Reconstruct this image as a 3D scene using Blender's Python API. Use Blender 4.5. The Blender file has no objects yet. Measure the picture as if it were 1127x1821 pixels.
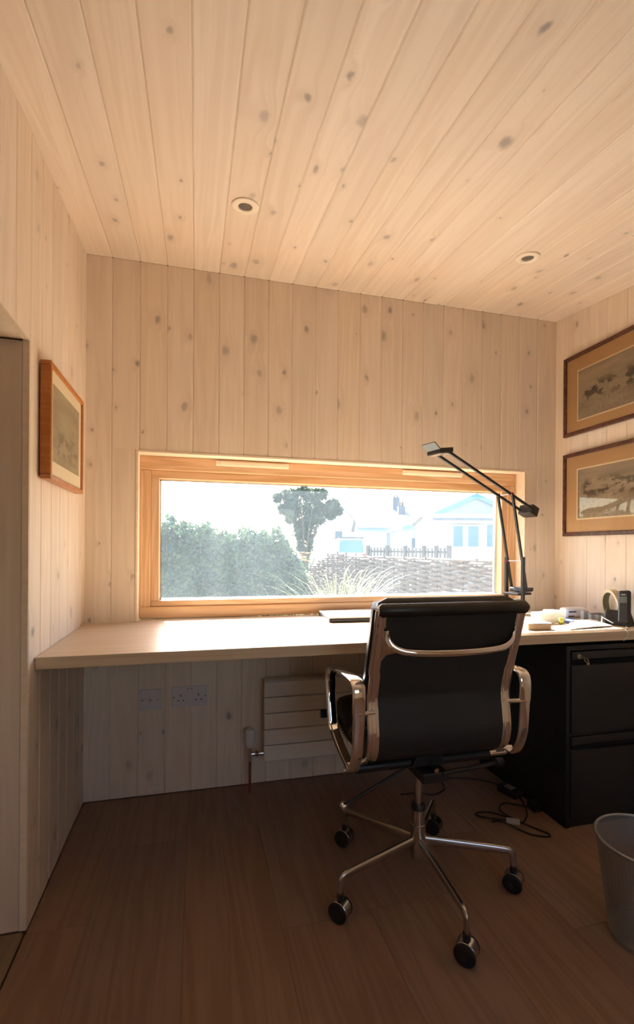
import bpy, math, random
from mathutils import Vector, Matrix
R = math.radians
random.seed(7)
scene = bpy.context.scene
col = scene.collection

# ------------------------------------------------------------------ camera
W, H, S = 2.288, 2.2624, 0.1035          # room width, ceiling height at the window wall, ceiling pitch
YR = -3.6                                 # rear wall
yaw, roll = 0.2495, 0.0067
fw = Vector((math.sin(yaw), math.cos(yaw), 0)); rt = Vector((math.cos(yaw), -math.sin(yaw), 0)); up = Vector((0, 0, 1))
r2 = rt * math.cos(roll) + up * math.sin(roll); u2 = up * math.cos(roll) - rt * math.sin(roll)
cam = bpy.data.cameras.new('camera'); camo = bpy.data.objects.new('camera', cam); col.objects.link(camo)
camo.matrix_world = Matrix(((r2.x, u2.x, -fw.x, 0.4421), (r2.y, u2.y, -fw.y, -2.1369), (r2.z, u2.z, -fw.z, 1.0559), (0, 0, 0, 1)))
cam.sensor_width = 36; cam.sensor_fit = 'AUTO'; cam.lens = 847.5174 / 1821 * 36
cam.shift_y = (975.16 - 910.5) / 1821
cam.clip_start = 0.02; cam.clip_end = 500
scene.camera = camo

# ------------------------------------------------------------------ light
SUN_EL, SUN_DIR = R(40), Vector((0.15, -1.0, 0)).normalized()    # direction the sunlight travels in plan
world = bpy.data.worlds.new('sky'); scene.world = world; world.use_nodes = True
wn = world.node_tree; wn.nodes.clear()
sky = wn.nodes.new('ShaderNodeTexSky'); sky.sky_type = 'NISHITA'; sky.sun_disc = False
sky.sun_elevation = SUN_EL; sky.sun_rotation = math.atan2(-SUN_DIR.x, -SUN_DIR.y); sky.air_density = 1.3; sky.dust_density = 2.5; sky.ozone_density = 1.2
bg = wn.nodes.new('ShaderNodeBackground'); bg.inputs['Strength'].default_value = 0.115
wo = wn.nodes.new('ShaderNodeOutputWorld'); wn.links.new(sky.outputs[0], bg.inputs[0]); wn.links.new(bg.outputs[0], wo.inputs[0])
sl = bpy.data.lights.new('sun', 'SUN'); sl.energy = 5.6; sl.color = (1.0, 0.97, 0.92); sl.angle = R(0.6)
so = bpy.data.objects.new('sun', sl); col.objects.link(so); so.location = (0, 12, 12)
d = Vector((SUN_DIR.x * math.cos(SUN_EL), SUN_DIR.y * math.cos(SUN_EL), -math.sin(SUN_EL)))
so.rotation_euler = d.to_track_quat('-Z', 'Y').to_euler()
vs = scene.view_settings; vs.view_transform = 'Standard'; vs.look = 'None'; vs.gamma = 1; vs.use_curve_mapping = False
vs.exposure = 2.94
scene.cycles.max_bounces = 14; scene.cycles.diffuse_bounces = 8; scene.cycles.glossy_bounces = 6; scene.cycles.transparent_max_bounces = 12
scene.cycles.use_denoising = True

# ------------------------------------------------------------------ materials
MATS = {}
class NT:
    def __init__(s, name):
        s.m = bpy.data.materials.new(name); s.m.use_nodes = True; s.t = s.m.node_tree; s.t.nodes.clear()
        s.out = s.n('ShaderNodeOutputMaterial'); MATS[name] = s.m
    def n(s, t, **k):
        x = s.t.nodes.new(t)
        for a, b in k.items(): setattr(x, a, b)
        return x
    def l(s, a, b): s.t.links.new(a, b)
    def inp(s, node, key, v):
        if hasattr(v, 'is_output') or isinstance(v, bpy.types.NodeSocket): s.l(v, node.inputs[key])
        else: node.inputs[key].default_value = v
    def math(s, op, a, b=0.0, c=None, clamp=False):
        x = s.n('ShaderNodeMath', operation=op); x.use_clamp = clamp
        s.inp(x, 0, a); s.inp(x, 1, b)
        if c is not None: s.inp(x, 2, c)
        return x.outputs[0]
    def vmath(s, op, a, b):
        x = s.n('ShaderNodeVectorMath', operation=op); s.inp(x, 0, a); s.inp(x, 1, b); return x.outputs[0]
    def mix(s, f, a, b, mode='MIX'):
        x = s.n('ShaderNodeMix', data_type='RGBA', blend_type=mode); s.inp(x, 'Factor', f)
        for i, v in ((6, a), (7, b)):
            if isinstance(v, bpy.types.NodeSocket): s.l(v, x.inputs[i])
            else: x.inputs[i].default_value = (*v, 1)
        return x.outputs[2]
    def ramp(s, f, lo, hi, a=0.0, b=1.0):
        x = s.n('ShaderNodeMapRange'); x.interpolation_type = 'SMOOTHSTEP'; s.inp(x, 0, f)
        x.inputs[1].default_value = lo; x.inputs[2].default_value = hi; x.inputs[3].default_value = a; x.inputs[4].default_value = b
        return x.outputs[0]
    def noise(s, v, scale=1.0, detail=4.0, rough=.55, dist=0.0, dims='3D'):
        x = s.n('ShaderNodeTexNoise', noise_dimensions=dims); s.l(v, x.inputs['Vector'])
        x.inputs['Scale'].default_value = scale; x.inputs['Detail'].default_value = detail; x.inputs['Roughness'].default_value = rough; x.inputs['Distortion'].default_value = dist
        return x.outputs[0]
    def coord(s, rnd=True):
        c = s.n('ShaderNodeTexCoord').outputs['Object']
        if rnd:
            r = s.n('ShaderNodeObjectInfo').outputs['Random']
            k = s.n('ShaderNodeCombineXYZ'); s.l(s.math('MULTIPLY', r, 61.7), k.inputs[0]); s.l(s.math('MULTIPLY', r, 43.3), k.inputs[1]); s.l(s.math('MULTIPLY', r, 17.1), k.inputs[2])
            c = s.vmath('ADD', c, k.outputs[0])
        return c
    def bsdf(s, color, rough=.5, metal=0.0, bump=None, bstr=.2, bdist=.002, spec=.5, **kw):
        p = s.n('ShaderNodeBsdfPrincipled')
        if isinstance(color, bpy.types.NodeSocket): s.l(color, p.inputs['Base Color'])
        else: p.inputs['Base Color'].default_value = (*color, 1)
        s.inp(p, 'Roughness', rough); p.inputs['Metallic'].default_value = metal; p.inputs['Specular IOR Level'].default_value = spec
        for k, v in kw.items(): p.inputs[k].default_value = v
        if bump is not None:
            b = s.n('ShaderNodeBump'); b.inputs['Strength'].default_value = bstr; b.inputs['Distance'].default_value = bdist
            s.l(bump, b.inputs['Height']); s.l(b.outputs[0], p.inputs['Normal'])
        return p
    def done(s, sh): s.l(sh.outputs[0] if hasattr(sh, 'outputs') else sh, s.out.inputs[0]); return s.m

def simple(name, color, rough=.5, metal=0.0, var=.04, scale=40, bstr=.0, **kw):
    t = NT(name); c = t.coord(False); n = t.noise(c, scale, 3)
    cc = t.mix(n, tuple(x * (1 - var) for x in color), tuple(min(1, x * (1 + var)) for x in color))
    return t.done(t.bsdf(cc, rough, metal, n if bstr else None, bstr, **kw))

def wood(name, base, dark, knots=0.0, rough=.55, grain=(1.3, 46, 46), rings=.25, var=.10, tint=None, knotcol=(.24, .21, .20), spec=.35, bstr=.12):
    t = NT(name); v = t.coord(True)
    rnd = t.n('ShaderNodeObjectInfo').outputs['Random']
    sep = t.n('ShaderNodeSeparateXYZ'); t.l(v, sep.inputs[0])
    kmask = None
    if knots:
        vv = t.n('ShaderNodeCombineXYZ'); t.l(t.math('MULTIPLY', sep.outputs[0], 6.0), vv.inputs[0]); t.l(t.math('MULTIPLY', sep.outputs[1], 9.0), vv.inputs[1])
        wob = t.noise(v, 26, 2); wv = t.n('ShaderNodeCombineXYZ'); t.l(t.math('MULTIPLY_ADD', wob, .22, -.11), wv.inputs[0]); t.l(t.math('MULTIPLY_ADD', t.noise(v, 19, 2), .18, -.09), wv.inputs[1])
        kv = t.vmath('ADD', vv.outputs[0], wv.outputs[0])
        vo = t.n('ShaderNodeTexVoronoi', voronoi_dimensions='2D', feature='F1'); t.l(kv, vo.inputs['Vector']); vo.inputs['Scale'].default_value = 1.0; vo.inputs['Randomness'].default_value = .9
        cs = t.n('ShaderNodeSeparateColor'); t.l(vo.outputs['Color'], cs.inputs[0])
        sel = t.math('LESS_THAN', cs.outputs[0], knots)
        size = t.math('MULTIPLY_ADD', t.math('POWER', cs.outputs[1], 2.0), .12, .035)
        q = t.math('DIVIDE', vo.outputs['Distance'], size)
        kmask = t.math('MULTIPLY', t.ramp(q, 1.35, .35), sel)
        halo = t.math('MULTIPLY', t.ramp(q, 4.2, .8), sel)
    gy = sep.outputs[1]
    if kmask is not None: gy = t.math('ADD', gy, t.math('MULTIPLY', halo, .022))
    gv = t.n('ShaderNodeCombineXYZ'); t.l(sep.outputs[0], gv.inputs[0]); t.l(gy, gv.inputs[1]); t.l(sep.outputs[2], gv.inputs[2])
    gs = t.vmath('MULTIPLY', gv.outputs[0], grain)
    g1 = t.noise(gs, 1.0, 5, .6, .3)
    g2 = t.noise(t.vmath('MULTIPLY', gv.outputs[0], (.7, 11, 11)), 1.0, 3, .5, .4)
    ringv = t.math('MULTIPLY', g2, 46.0); ring = t.math('MULTIPLY_ADD', t.math('SINE', ringv), .5, .5)
    f = t.math('MULTIPLY_ADD', ring, rings, t.math('MULTIPLY', g1, 1 - rings))
    c = t.mix(t.ramp(f, .22, .78), base, dark)
    blot = t.ramp(t.noise(t.vmath('MULTIPLY', gv.outputs[0], (1.6, 7, 7)), 1.0, 3), .35, .75)
    if tint: c = t.mix(t.math('MULTIPLY', blot, .55), c, tint)
    if kmask is not None:
        c = t.mix(t.math('MULTIPLY', halo, .22), c, tuple(x * .78 for x in dark))
        c = t.mix(t.math('MULTIPLY', kmask, t.math('MULTIPLY_ADD', cs.outputs[2], .45, .32)), c, knotcol)
    hs = t.n('ShaderNodeHueSaturation'); t.l(c, hs.inputs['Color'])
    t.l(t.math('MULTIPLY_ADD', rnd, var, 1 - var / 2), hs.inputs['Value']); t.l(t.math('MULTIPLY_ADD', t.math('FRACT', t.math('MULTIPLY', rnd, 7.3)), .14, .93), hs.inputs['Saturation'])
    return t.done(t.bsdf(hs.outputs[0], rough, 0, f, bstr, .0015, spec))

pine = wood('whitewashed_pine', (.785, .683, .565), (.71, .592, .472), knots=.38, tint=(.74, .62, .51), rough=.6, var=.07)
reveal_pine = wood('bare_pine', (.82, .69, .53), (.76, .62, .46), rough=.6, var=.03)
frame_wood = wood('oiled_redwood', (.74, .495, .295), (.61, .365, .19), rough=.4, rings=.4, var=.06, grain=(1.5, 60, 60))
oak = wood('oak', (.62, .495, .355), (.53, .395, .26), rough=.38, grain=(2.2, 90, 90), rings=.2, var=.0, spec=.5, bstr=.06)
floor_oak = wood('floor_oak', (.30, .19, .135), (.235, .142, .098), rough=.42, grain=(1.2, 55, 55), rings=.3, var=.16, spec=.4)
alcove_oak = wood('alcove_oak', (.27, .20, .13), (.21, .15, .095), rough=.5, grain=(1.2, 55, 55), var=.2)
pic_wood = wood('picture_cherry', (.52, .215, .07), (.42, .15, .045), rough=.35, grain=(2, 70, 70), rings=.2, var=.05)
dark_wood = wood('picture_walnut', (.125, .05, .026), (.055, .02, .012), rough=.32, grain=(4, 60, 60), rings=.3, var=.1)
core_mat = simple('wall_core', (.30, .22, .15), .8)
chrome = simple('chrome', (.90, .90, .89), .045, 1.0, var=.01)
steel = simple('steel', (.55, .53, .50), .22, 1.0, var=.02)
brass = simple('brass', (.75, .55, .25), .25, 1.0)
leather = simple('black_leather', (.014, .013, .012), .36, var=.25, scale=260, bstr=.25)
webbing = simple('black_mesh_back', (.016, .015, .014), .62, var=.35, scale=500, bstr=.3)
black_plastic = simple('black_plastic', (.012, .012, .013), .38)
black_metal = simple('black_enamel', (.013, .0125, .012), .42, var=.1)
wheel_black = simple('wheel_rubber', (.010, .010, .010), .5)
cab_black = simple('cabinet_black', (.010, .0105, .011), .5, var=.1)
cab_front = simple('drawer_black', (.016, .017, .018), .5, var=.1)
white_plastic = simple('white_plastic', (.66, .65, .63), .35)
socket_plastic = simple('socket_white', (.62, .59, .59), .35)
rad_white = simple('radiator_enamel', (.74, .70, .62), .35)
cream_plastic = simple('cream_plastic', (.82, .74, .58), .4)
lamp_ring = simple('downlight_white', (.83, .74, .60), .45)
lens_grey = simple('downlight_lens', (.13, .115, .10), .3)
copper = simple('painted_pipe', (.17, .055, .03), .4)
red_plastic = simple('red_plastic', (.65, .03, .02), .4)
grey_lamp = simple('lamp_grey_metal', (.13, .14, .13), .4, .3)
reflector = simple('lamp_reflector', (.85, .85, .82), .2, .8)
paper = simple('paper', (.80, .80, .79), .7)
blue_paper = simple('blue_card', (.10, .22, .62), .6)
cream_card = simple('cream_card', (.62, .47, .32), .7)
grey_card = simple('grey_card', (.34, .30, .26), .7)
silver = simple('laptop_silver', (.62, .63, .65), .3, .8)
dark_edge = simple('laptop_edge', (.02, .02, .025), .4)
green_plastic = simple('green_plastic', (.45, .46, .06), .35)
cloth_white = simple('tissue_white', (.82, .82, .80), .8)
ring_wood = simple('ring_wood', (.60, .50, .33), .6)
ring_in = simple('ring_inner_green', (.17, .17, .10), .6)
phone_blue = simple('phone_side', (.10, .13, .17), .3)
screen_grey = simple('phone_screen', (.10, .115, .115), .15)
key_metal = simple('key_metal', (.6, .5, .36), .3, 1.0)
mat_tan = simple('mount_tan', (.60, .39, .19), .75, var=.03)
mat_cream = simple('mount_cream', (.72, .63, .42), .75, var=.03)
bevel_cream = simple('mount_bevel', (.86, .74, .52), .6)
cable_black = simple('cable_black', (.012, .011, .010), .45)

def bin_mesh():
    t = NT('bin_wire_mesh'); uv = t.n('ShaderNodeTexCoord').outputs['UV']
    sp = t.n('ShaderNodeSeparateXYZ'); t.l(uv, sp.inputs[0])
    a = t.math('ABSOLUTE', t.math('SINE', t.math('MULTIPLY', sp.outputs[0], math.pi))); b = t.math('ABSOLUTE', t.math('SINE', t.math('MULTIPLY', sp.outputs[1], math.pi)))
    m = t.math('GREATER_THAN', t.math('MAXIMUM', a, b), .80)
    tr = t.n('ShaderNodeBsdfTransparent'); p = t.bsdf((.30, .32, .33), .4, .5)
    mx = t.n('ShaderNodeMixShader'); t.l(m, mx.inputs[0]); t.l(tr.outputs[0], mx.inputs[1]); t.l(p.outputs[0], mx.inputs[2])
    return t.done(mx)
bin_mat = bin_mesh()
bin_rim = simple('bin_rim_metal', (.32, .34, .35), .35, .6)

def glass(name, dirt=0.0, tint=(1, 1, 1), gloss=1.0):
    t = NT(name); fr = t.n('ShaderNodeFresnel'); fr.inputs[0].default_value = 1.45
    tr = t.n('ShaderNodeBsdfTransparent'); tr.inputs[0].default_value = (*tint, 1)
    gl = t.n('ShaderNodeBsdfGlossy'); gl.inputs['Roughness'].default_value = .0; gl.inputs[0].default_value = (1, 1, 1, 1)
    mx = t.n('ShaderNodeMixShader'); t.l(t.math('MULTIPLY', fr.outputs[0], gloss), mx.inputs[0]); t.l(tr.outputs[0], mx.inputs[1]); t.l(gl.outputs[0], mx.inputs[2])
    sh = mx
    if dirt:
        c = t.coord(False)
        n = t.noise(t.vmath('MULTIPLY', c, (6, 1, 2)), 1.0, 5, .65); n2 = t.noise(c, 90, 2)
        f = t.math('MULTIPLY', t.math('MULTIPLY_ADD', t.ramp(n, .3, .75), .3, t.math('MULTIPLY', t.ramp(n2, .55, .8), .5)), dirt)
        f = t.math('ADD', f, dirt * .65)
        tl = t.n('ShaderNodeBsdfTranslucent'); tl.inputs[0].default_value = (.74, .89, 1, 1)
        m2 = t.n('ShaderNodeMixShader'); t.l(f, m2.inputs[0]); t.l(mx.outputs[0], m2.inputs[1]); t.l(tl.outputs[0], m2.inputs[2]); sh = m2
    return t.done(sh)
pane_mat = glass('dusty_window_glass', .036)
pic_glass = glass('picture_glass'); low_glass = glass('low_reflection_glass', gloss=.16)

def print_mat(name, paper_c, ink, seed, horizon):
    """an aged printed sheet: faint sky wash, hatching and loose dark smudges of ink"""
    t = NT(name); uv = t.n('ShaderNodeTexCoord').outputs['UV']
    sp = t.n('ShaderNodeSeparateXYZ'); t.l(uv, sp.inputs[0])
    off = t.vmath('ADD', uv, (seed, seed * 1.7, 0))
    wash = t.noise(t.vmath('MULTIPLY', off, (2, 5, 1)), 1, 4)
    hatch = t.noise(t.vmath('MULTIPLY', off, (40, 14, 1)), 1, 3)
    fig = t.noise(t.vmath('MULTIPLY', off, (7, 6, 1)), 1, 5, .6)
    band = t.math('MULTIPLY', t.ramp(sp.outputs[1], horizon - .25, horizon - .1), t.ramp(sp.outputs[1], horizon + .24, horizon + .06))
    band = t.math('MULTIPLY', band, t.math('MULTIPLY', t.ramp(sp.outputs[0], .03, .12), t.ramp(sp.outputs[0], .97, .88)))
    figm = t.math('MULTIPLY', t.ramp(fig, .47, .56), band)
    ground = t.math('MULTIPLY', t.ramp(sp.outputs[1], horizon - .08, horizon - .2), t.ramp(hatch, .45, .75))
    c = t.mix(t.ramp(wash, .3, .75), paper_c, tuple(x * .72 for x in paper_c))
    c = t.mix(t.math('MULTIPLY', ground, .35), c, ink)
    c = t.mix(t.math('MULTIPLY', figm, .8), c, ink)
    return t.done(t.bsdf(c, .7))
print_a = print_mat('aged_print_a', (.47, .385, .27), (.06, .045, .03), 3.1, .52)
print_b = print_mat('aged_print_b', (.44, .36, .25), (.055, .042, .03), 8.4, .60)
print_c = print_mat('aged_print_c', (.33, .275, .16), (.11, .085, .05), 5.7, .30)

# outdoors
def leafmat(name, c1, c2):
    t = NT(name); n = t.noise(t.coord(False), 3.0, 4); n2 = t.noise(t.coord(False), 31, 1)
    c = t.mix(t.ramp(t.math('MULTIPLY_ADD', n2, .5, t.math('MULTIPLY', n, .5)), .35, .65), c1, c2)
    p = t.bsdf(c, .5); tl = t.n('ShaderNodeBsdfTranslucent'); t.l(c, tl.inputs[0])
    mx = t.n('ShaderNodeMixShader'); mx.inputs[0].default_value = .3; t.l(p.outputs[0], mx.inputs[1]); t.l(tl.outputs[0], mx.inputs[2]); return t.done(mx)
hedge_leaf = leafmat('hedge_leaf', (.012, .036, .022), (.085, .14, .06))
tree_leaf = leafmat('tree_leaf', (.020, .042, .026), (.045, .07, .035))
grass_leaf = leafmat('grass_blade', (.17, .22, .06), (.33, .34, .15))
flower_orange = simple('orange_flower', (.75, .28, .03), .7)
bark = simple('bark', (.08, .06, .045), .8, var=.3)
wattle_mat = simple('wattle_rod', (.17, .13, .105), .8, var=.45, scale=18)
stake_mat = simple('wattle_stake', (.13, .10, .08), .8, var=.3)
render_white = simple('white_render', (.55, .56, .56), .8)
house_cream = simple('house_cream', (.40, .46, .50), .8)
slate = simple('slate', (.10, .12, .15), .7, var=.2, scale=3)
tile_pale = simple('pale_roof_tile', (.20, .21, .22), .8, var=.12, scale=6)
blue_paint = simple('blue_paint', (.16, .34, .52), .5)
win_dark = simple('far_window_glass', (.09, .13, .17), .1)
van_white = simple('van_white', (.62, .63, .64), .3)
van_glass = simple('van_glass', (.10, .22, .30), .08)
tail_red = simple('tail_light_red', (.6, .04, .03), .3)
rail_wood = simple('rail_wood', (.09, .08, .075), .7, var=.2)
ground_mat = simple('gravel_ground', (.21, .20, .175), .9, var=.25, scale=6)

# ------------------------------------------------------------------ mesh helpers
def link(o, parent=None):
    col.objects.link(o)
    if parent is not None: o.parent = parent
    return o
class MB:
    def __init__(s): s.v = []; s.f = []; s.uv = None
    def add(s, vs, fs):
        b = len(s.v); s.v += [tuple(p) for p in vs]; s.f += [tuple(i + b for i in f) for f in fs]; return s
    def box(s, x0, x1, y0, y1, z0, z1):
        return s.add([(x0, y0, z0), (x1, y0, z0), (x1, y1, z0), (x0, y1, z0), (x0, y0, z1), (x1, y0, z1), (x1, y1, z1), (x0, y1, z1)],
                     [(0, 3, 2, 1), (4, 5, 6, 7), (0, 1, 5, 4), (1, 2, 6, 5), (2, 3, 7, 6), (3, 0, 4, 7)])
    def obox(s, c, ax, ay, az):   # centre + half-axis vectors
        c, ax, ay, az = map(Vector, (c, ax, ay, az))
        vs = [c + ax * i + ay * j + az * k for k in (-1, 1) for i, j in ((-1, -1), (1, -1), (1, 1), (-1, 1))]
        return s.add(vs, [(0, 3, 2, 1), (4, 5, 6, 7), (0, 1, 5, 4), (1, 2, 6, 5), (2, 3, 7, 6), (3, 0, 4, 7)])
    def prism(s, poly, off):      # planar polygon + extrusion vector
        n = len(poly); off = Vector(off); a = [Vector(p) for p in poly]
        return s.add(a + [p + off for p in a], [tuple(range(n))[::-1], tuple(range(n, 2 * n))] + [(i, (i + 1) % n, n + (i + 1) % n, n + i) for i in range(n)])
    def sweep(s, path, sect, side=None, closed=False, scale=None):
        path = [Vector(p) for p in path]; n = len(path); m = len(sect); vs = []; prev = None
        for i, p in enumerate(path):
            if closed: t = (path[(i + 1) % n] - path[i - 1]).normalized()
            else: t = (path[min(i + 1, n - 1)] - path[max(i - 1, 0)]).normalized()
            if side is not None: a = Vector(side); a = (a - t * a.dot(t)).normalized()
            else:
                a = prev if prev is not None else (Vector((0, 0, 1)) if abs(t.z) < .9 else Vector((1, 0, 0)))
                a = (a - t * a.dot(t)).normalized(); prev = a
            b = t.cross(a); k = scale[i] if scale else 1
            k = k if isinstance(k, tuple) else (k, k)
            vs += [p + a * u * k[0] + b * w * k[1] for u, w in sect]
        fs = []
        for i in range(n if closed else n - 1):
            j = (i + 1) % n
            fs += [(i * m + q, i * m + (q + 1) % m, j * m + (q + 1) % m, j * m + q) for q in range(m)]
        if not closed: fs += [tuple(range(m))[::-1], tuple(range((n - 1) * m, n * m))]
        return s.add(vs, fs)
    def tube(s, path, r, n=10, closed=False, scale=None):
        return s.sweep(path, [(r * math.cos(2 * math.pi * i / n), r * math.sin(2 * math.pi * i / n)) for i in range(n)], None, closed, scale)
    def cyl(s, p0, p1, r0, r1=None, n=20):
        r1 = r0 if r1 is None else r1
        return s.tube([p0, p1], 1, n, scale=[r0, r1])
    def lathe(s, prof, c=(0, 0, 0), n=32, axis=None):
        ax = Vector(axis).normalized() if axis is not None else Vector((0, 0, 1))
        a = ax.orthogonal().normalized(); b = ax.cross(a); c = Vector(c); m = len(prof); vs = []
        for i in range(n):
            t = 2 * math.pi * i / n
            for r, z in prof: vs.append(c + (a * math.cos(t) + b * math.sin(t)) * r + ax * z)
        fs = []
        for i in range(n):
            j = (i + 1) % n
            fs += [(i * m + k, j * m + k, j * m + k + 1, i * m + k + 1) for k in range(m - 1)]
        return s.add(vs, fs)
    def sphere(s, c, r, n=14, sc=(1, 1, 1)):
        c = Vector(c); k = n // 2; vs = []
        for i in range(k + 1):
            th = math.pi * i / k
            for j in range(n): ph = 2 * math.pi * j / n; vs.append(c + Vector((r * sc[0] * math.sin(th) * math.cos(ph), r * sc[1] * math.sin(th) * math.sin(ph), r * sc[2] * math.cos(th))))
        return s.add(vs, [(i * n + j, (i + 1) * n + j, (i + 1) * n + (j + 1) % n, i * n + (j + 1) % n) for i in range(k) for j in range(n)])
    def mesh(s, name, m, smooth=False, off=(0, 0, 0)):
        me = bpy.data.meshes.new(name); ox, oy, oz = off
        me.from_pydata([(x - ox, y - oy, z - oz) for x, y, z in s.v], [], s.f); me.materials.append(m)
        import bmesh
        bm = bmesh.new(); bm.from_mesh(me); bmesh.ops.remove_doubles(bm, verts=bm.verts, dist=1e-6); bmesh.ops.recalc_face_normals(bm, faces=bm.faces); bm.to_mesh(me); bm.free()
        if smooth: me.polygons.foreach_set('use_smooth', [True] * len(me.polygons)); me.set_sharp_from_angle(angle=R(smooth if smooth is not True else 40))
        return me
    def build(s, name, m, parent=None, smooth=False, bevel=0, off=None, sub=0):
        base = off if off is not None else (worldloc(parent) if parent is not None else (0, 0, 0))
        o = bpy.data.objects.new(name, s.mesh(name, m, smooth, base)); link(o, parent)
        if parent is None and off is not None: o.location = off
        if bevel:
            b = o.modifiers.new('bevel', 'BEVEL'); b.width = bevel; b.segments = 2; b.limit_method = 'ANGLE'; b.angle_limit = R(40)
        if sub: q = o.modifiers.new('subdivision', 'SUBSURF'); q.levels = sub; q.render_levels = sub
        return o
def worldloc(o):
    p = Vector((0, 0, 0))
    while o is not None: p += o.location; o = o.parent
    return p
def tag(o, label, cat, group=None):
    o['label'] = label; o['category'] = cat
    if group: o['group'] = group
    return o
def thing(name, label, cat, loc, group=None):
    o = bpy.data.objects.new(name, None); o.empty_display_size = .05; link(o); o.location = loc; return tag(o, label, cat, group)
def struct(o, label=None):
    o['kind'] = 'structure'
    if label: o['label'] = label
    return o
def smoothpath(pts, n=6, closed=False):
    pts = [Vector(p) for p in pts]; out = []; N = len(pts)
    for i in range(N if closed else N - 1):
        p = [pts[(i + k) % N] if closed else pts[min(max(i + k, 0), N - 1)] for k in (-1, 0, 1, 2)]
        for j in range(n):
            t = j / n
            out.append(.5 * ((2 * p[1]) + (p[2] - p[0]) * t + (2 * p[0] - 5 * p[1] + 4 * p[2] - p[3]) * t * t + (3 * p[1] - p[0] - 3 * p[2] + p[3]) * t ** 3))
    if not closed: out.append(pts[-1])
    return out

# one board: length along local X, width along Y, face at local Z = 0, body below; ends may be cut aslant
BOARD = {}
def board_mesh(L, w, m, t=.014, ch=.0042, slope=0.0):
    key = (round(L, 4), round(w, 4), m.name, t, ch, slope)
    if key not in BOARD:
        g = .00025; h = w / 2 - g
        cd = ch * .55; prof = [(-h, -t), (-h, -cd), (-h + ch, 0), (h - ch, 0), (h, -cd), (h, -t)]
        mb = MB(); vs = [(0, y, z) for y, z in prof] + [(L + slope * y, y, z) for y, z in prof]
        n = len(prof); mb.add(vs, [tuple(range(n)), tuple(range(n, 2 * n))] + [(i, (i + 1) % n, n + (i + 1) % n, n + i) for i in range(n)])
        BOARD[key] = mb.mesh('board', m)
    return BOARD[key]
def board(parent, origin, ex, ey, L, w, m=pine, name='board', **k):
    """origin: middle of the start end on the face; ex along the board, ey across, face normal ex x ey"""
    o = bpy.data.objects.new(name, board_mesh(L, w, m, **k)); link(o, parent)
    ex = Vector(ex).normalized(); ey = Vector(ey).normalized(); ez = ex.cross(ey); p = Vector(origin) - worldloc(parent)
    o.matrix_local = Matrix(((ex.x, ey.x, ez.x, p.x), (ex.y, ey.y, ez.y, p.y), (ex.z, ey.z, ez.z, p.z), (0, 0, 0, 1)))
    return o
def zc(y): return H + S * y

# ------------------------------------------------------------------ room shell
WX0, WX1, WZ0, WZ1 = .206, 2.098, .742, 1.458        # window opening
PITCH, X0 = .1091, .1
LIN = .0105                                # thickness of the window lining
edges = [0, X0] + [X0 + PITCH * i for i in range(1, 21)]
edges = [e for e in edges if e < W - .03] + [W + .006]; edges[0] = -.006      # end boards run behind the side linings
T = .014
mb = MB()
for b in ((-.25, WX0 - .012, 0), (WX1 + .012, W + .25, 0)): mb.box(b[0], b[1], T + .001, .22, -.4, 2.6)
mb.box(WX0 - .012, WX1 + .012, T + .001, .22, -.4, WZ0 - .04); mb.box(WX0 - .012, WX1 + .012, T + .001, .22, WZ1 + .012, 2.6)
wall_back = struct(mb.build('wall_back', core_mat), 'pale knotty pine board wall with the long low window')
for a, b in zip(edges[:-1], edges[1:]):
    def vb(x0, x1, z0, z1): board(wall_back, ((x0 + x1) / 2, 0, z0), (0, 0, 1), (-1, 0, 0), z1 - z0, x1 - x0)
    top = H - .001
    if a < WX0 < b and b - WX0 < .012: vb(a, b, WZ1 + LIN, top); vb(a, WX0 - LIN, .70, WZ1 + LIN); vb(a, b, .004, .70)
    elif b <= WX0 or a >= WX1 - .01: vb(a, b, .004, top)
    else:
        vb(a, b, WZ1 + LIN, top); vb(a, b, .004, .70)
        if a < WX0 - .02: vb(a, WX0 - LIN, .70, WZ1 + LIN)
        if b > WX1 + .02: vb(WX1 + LIN, b, .70, WZ1 + LIN)
# ceiling
dirc = Vector((0, -1, -S)).normalized(); LC = -YR * math.sqrt(1 + S * S)
mb = MB(); nrm = Vector((0, -S, 1)).normalized()
mb.prism([(-.25, .3, zc(.3) + T + .002), (W + .25, .3, zc(.3) + T + .002), (W + .25, YR - .2, zc(YR - .2) + T + .002), (-.25, YR - .2, zc(YR - .2) + T + .002)], (0, 0, .15))
ceiling = struct(mb.build('ceiling', core_mat), 'sloping pine board ceiling')
for a, b in zip(edges[:-1], edges[1:]):
    board(ceiling, ((a + b) / 2, 0, H), dirc, (-1, 0, 0), LC, b - a)
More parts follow.
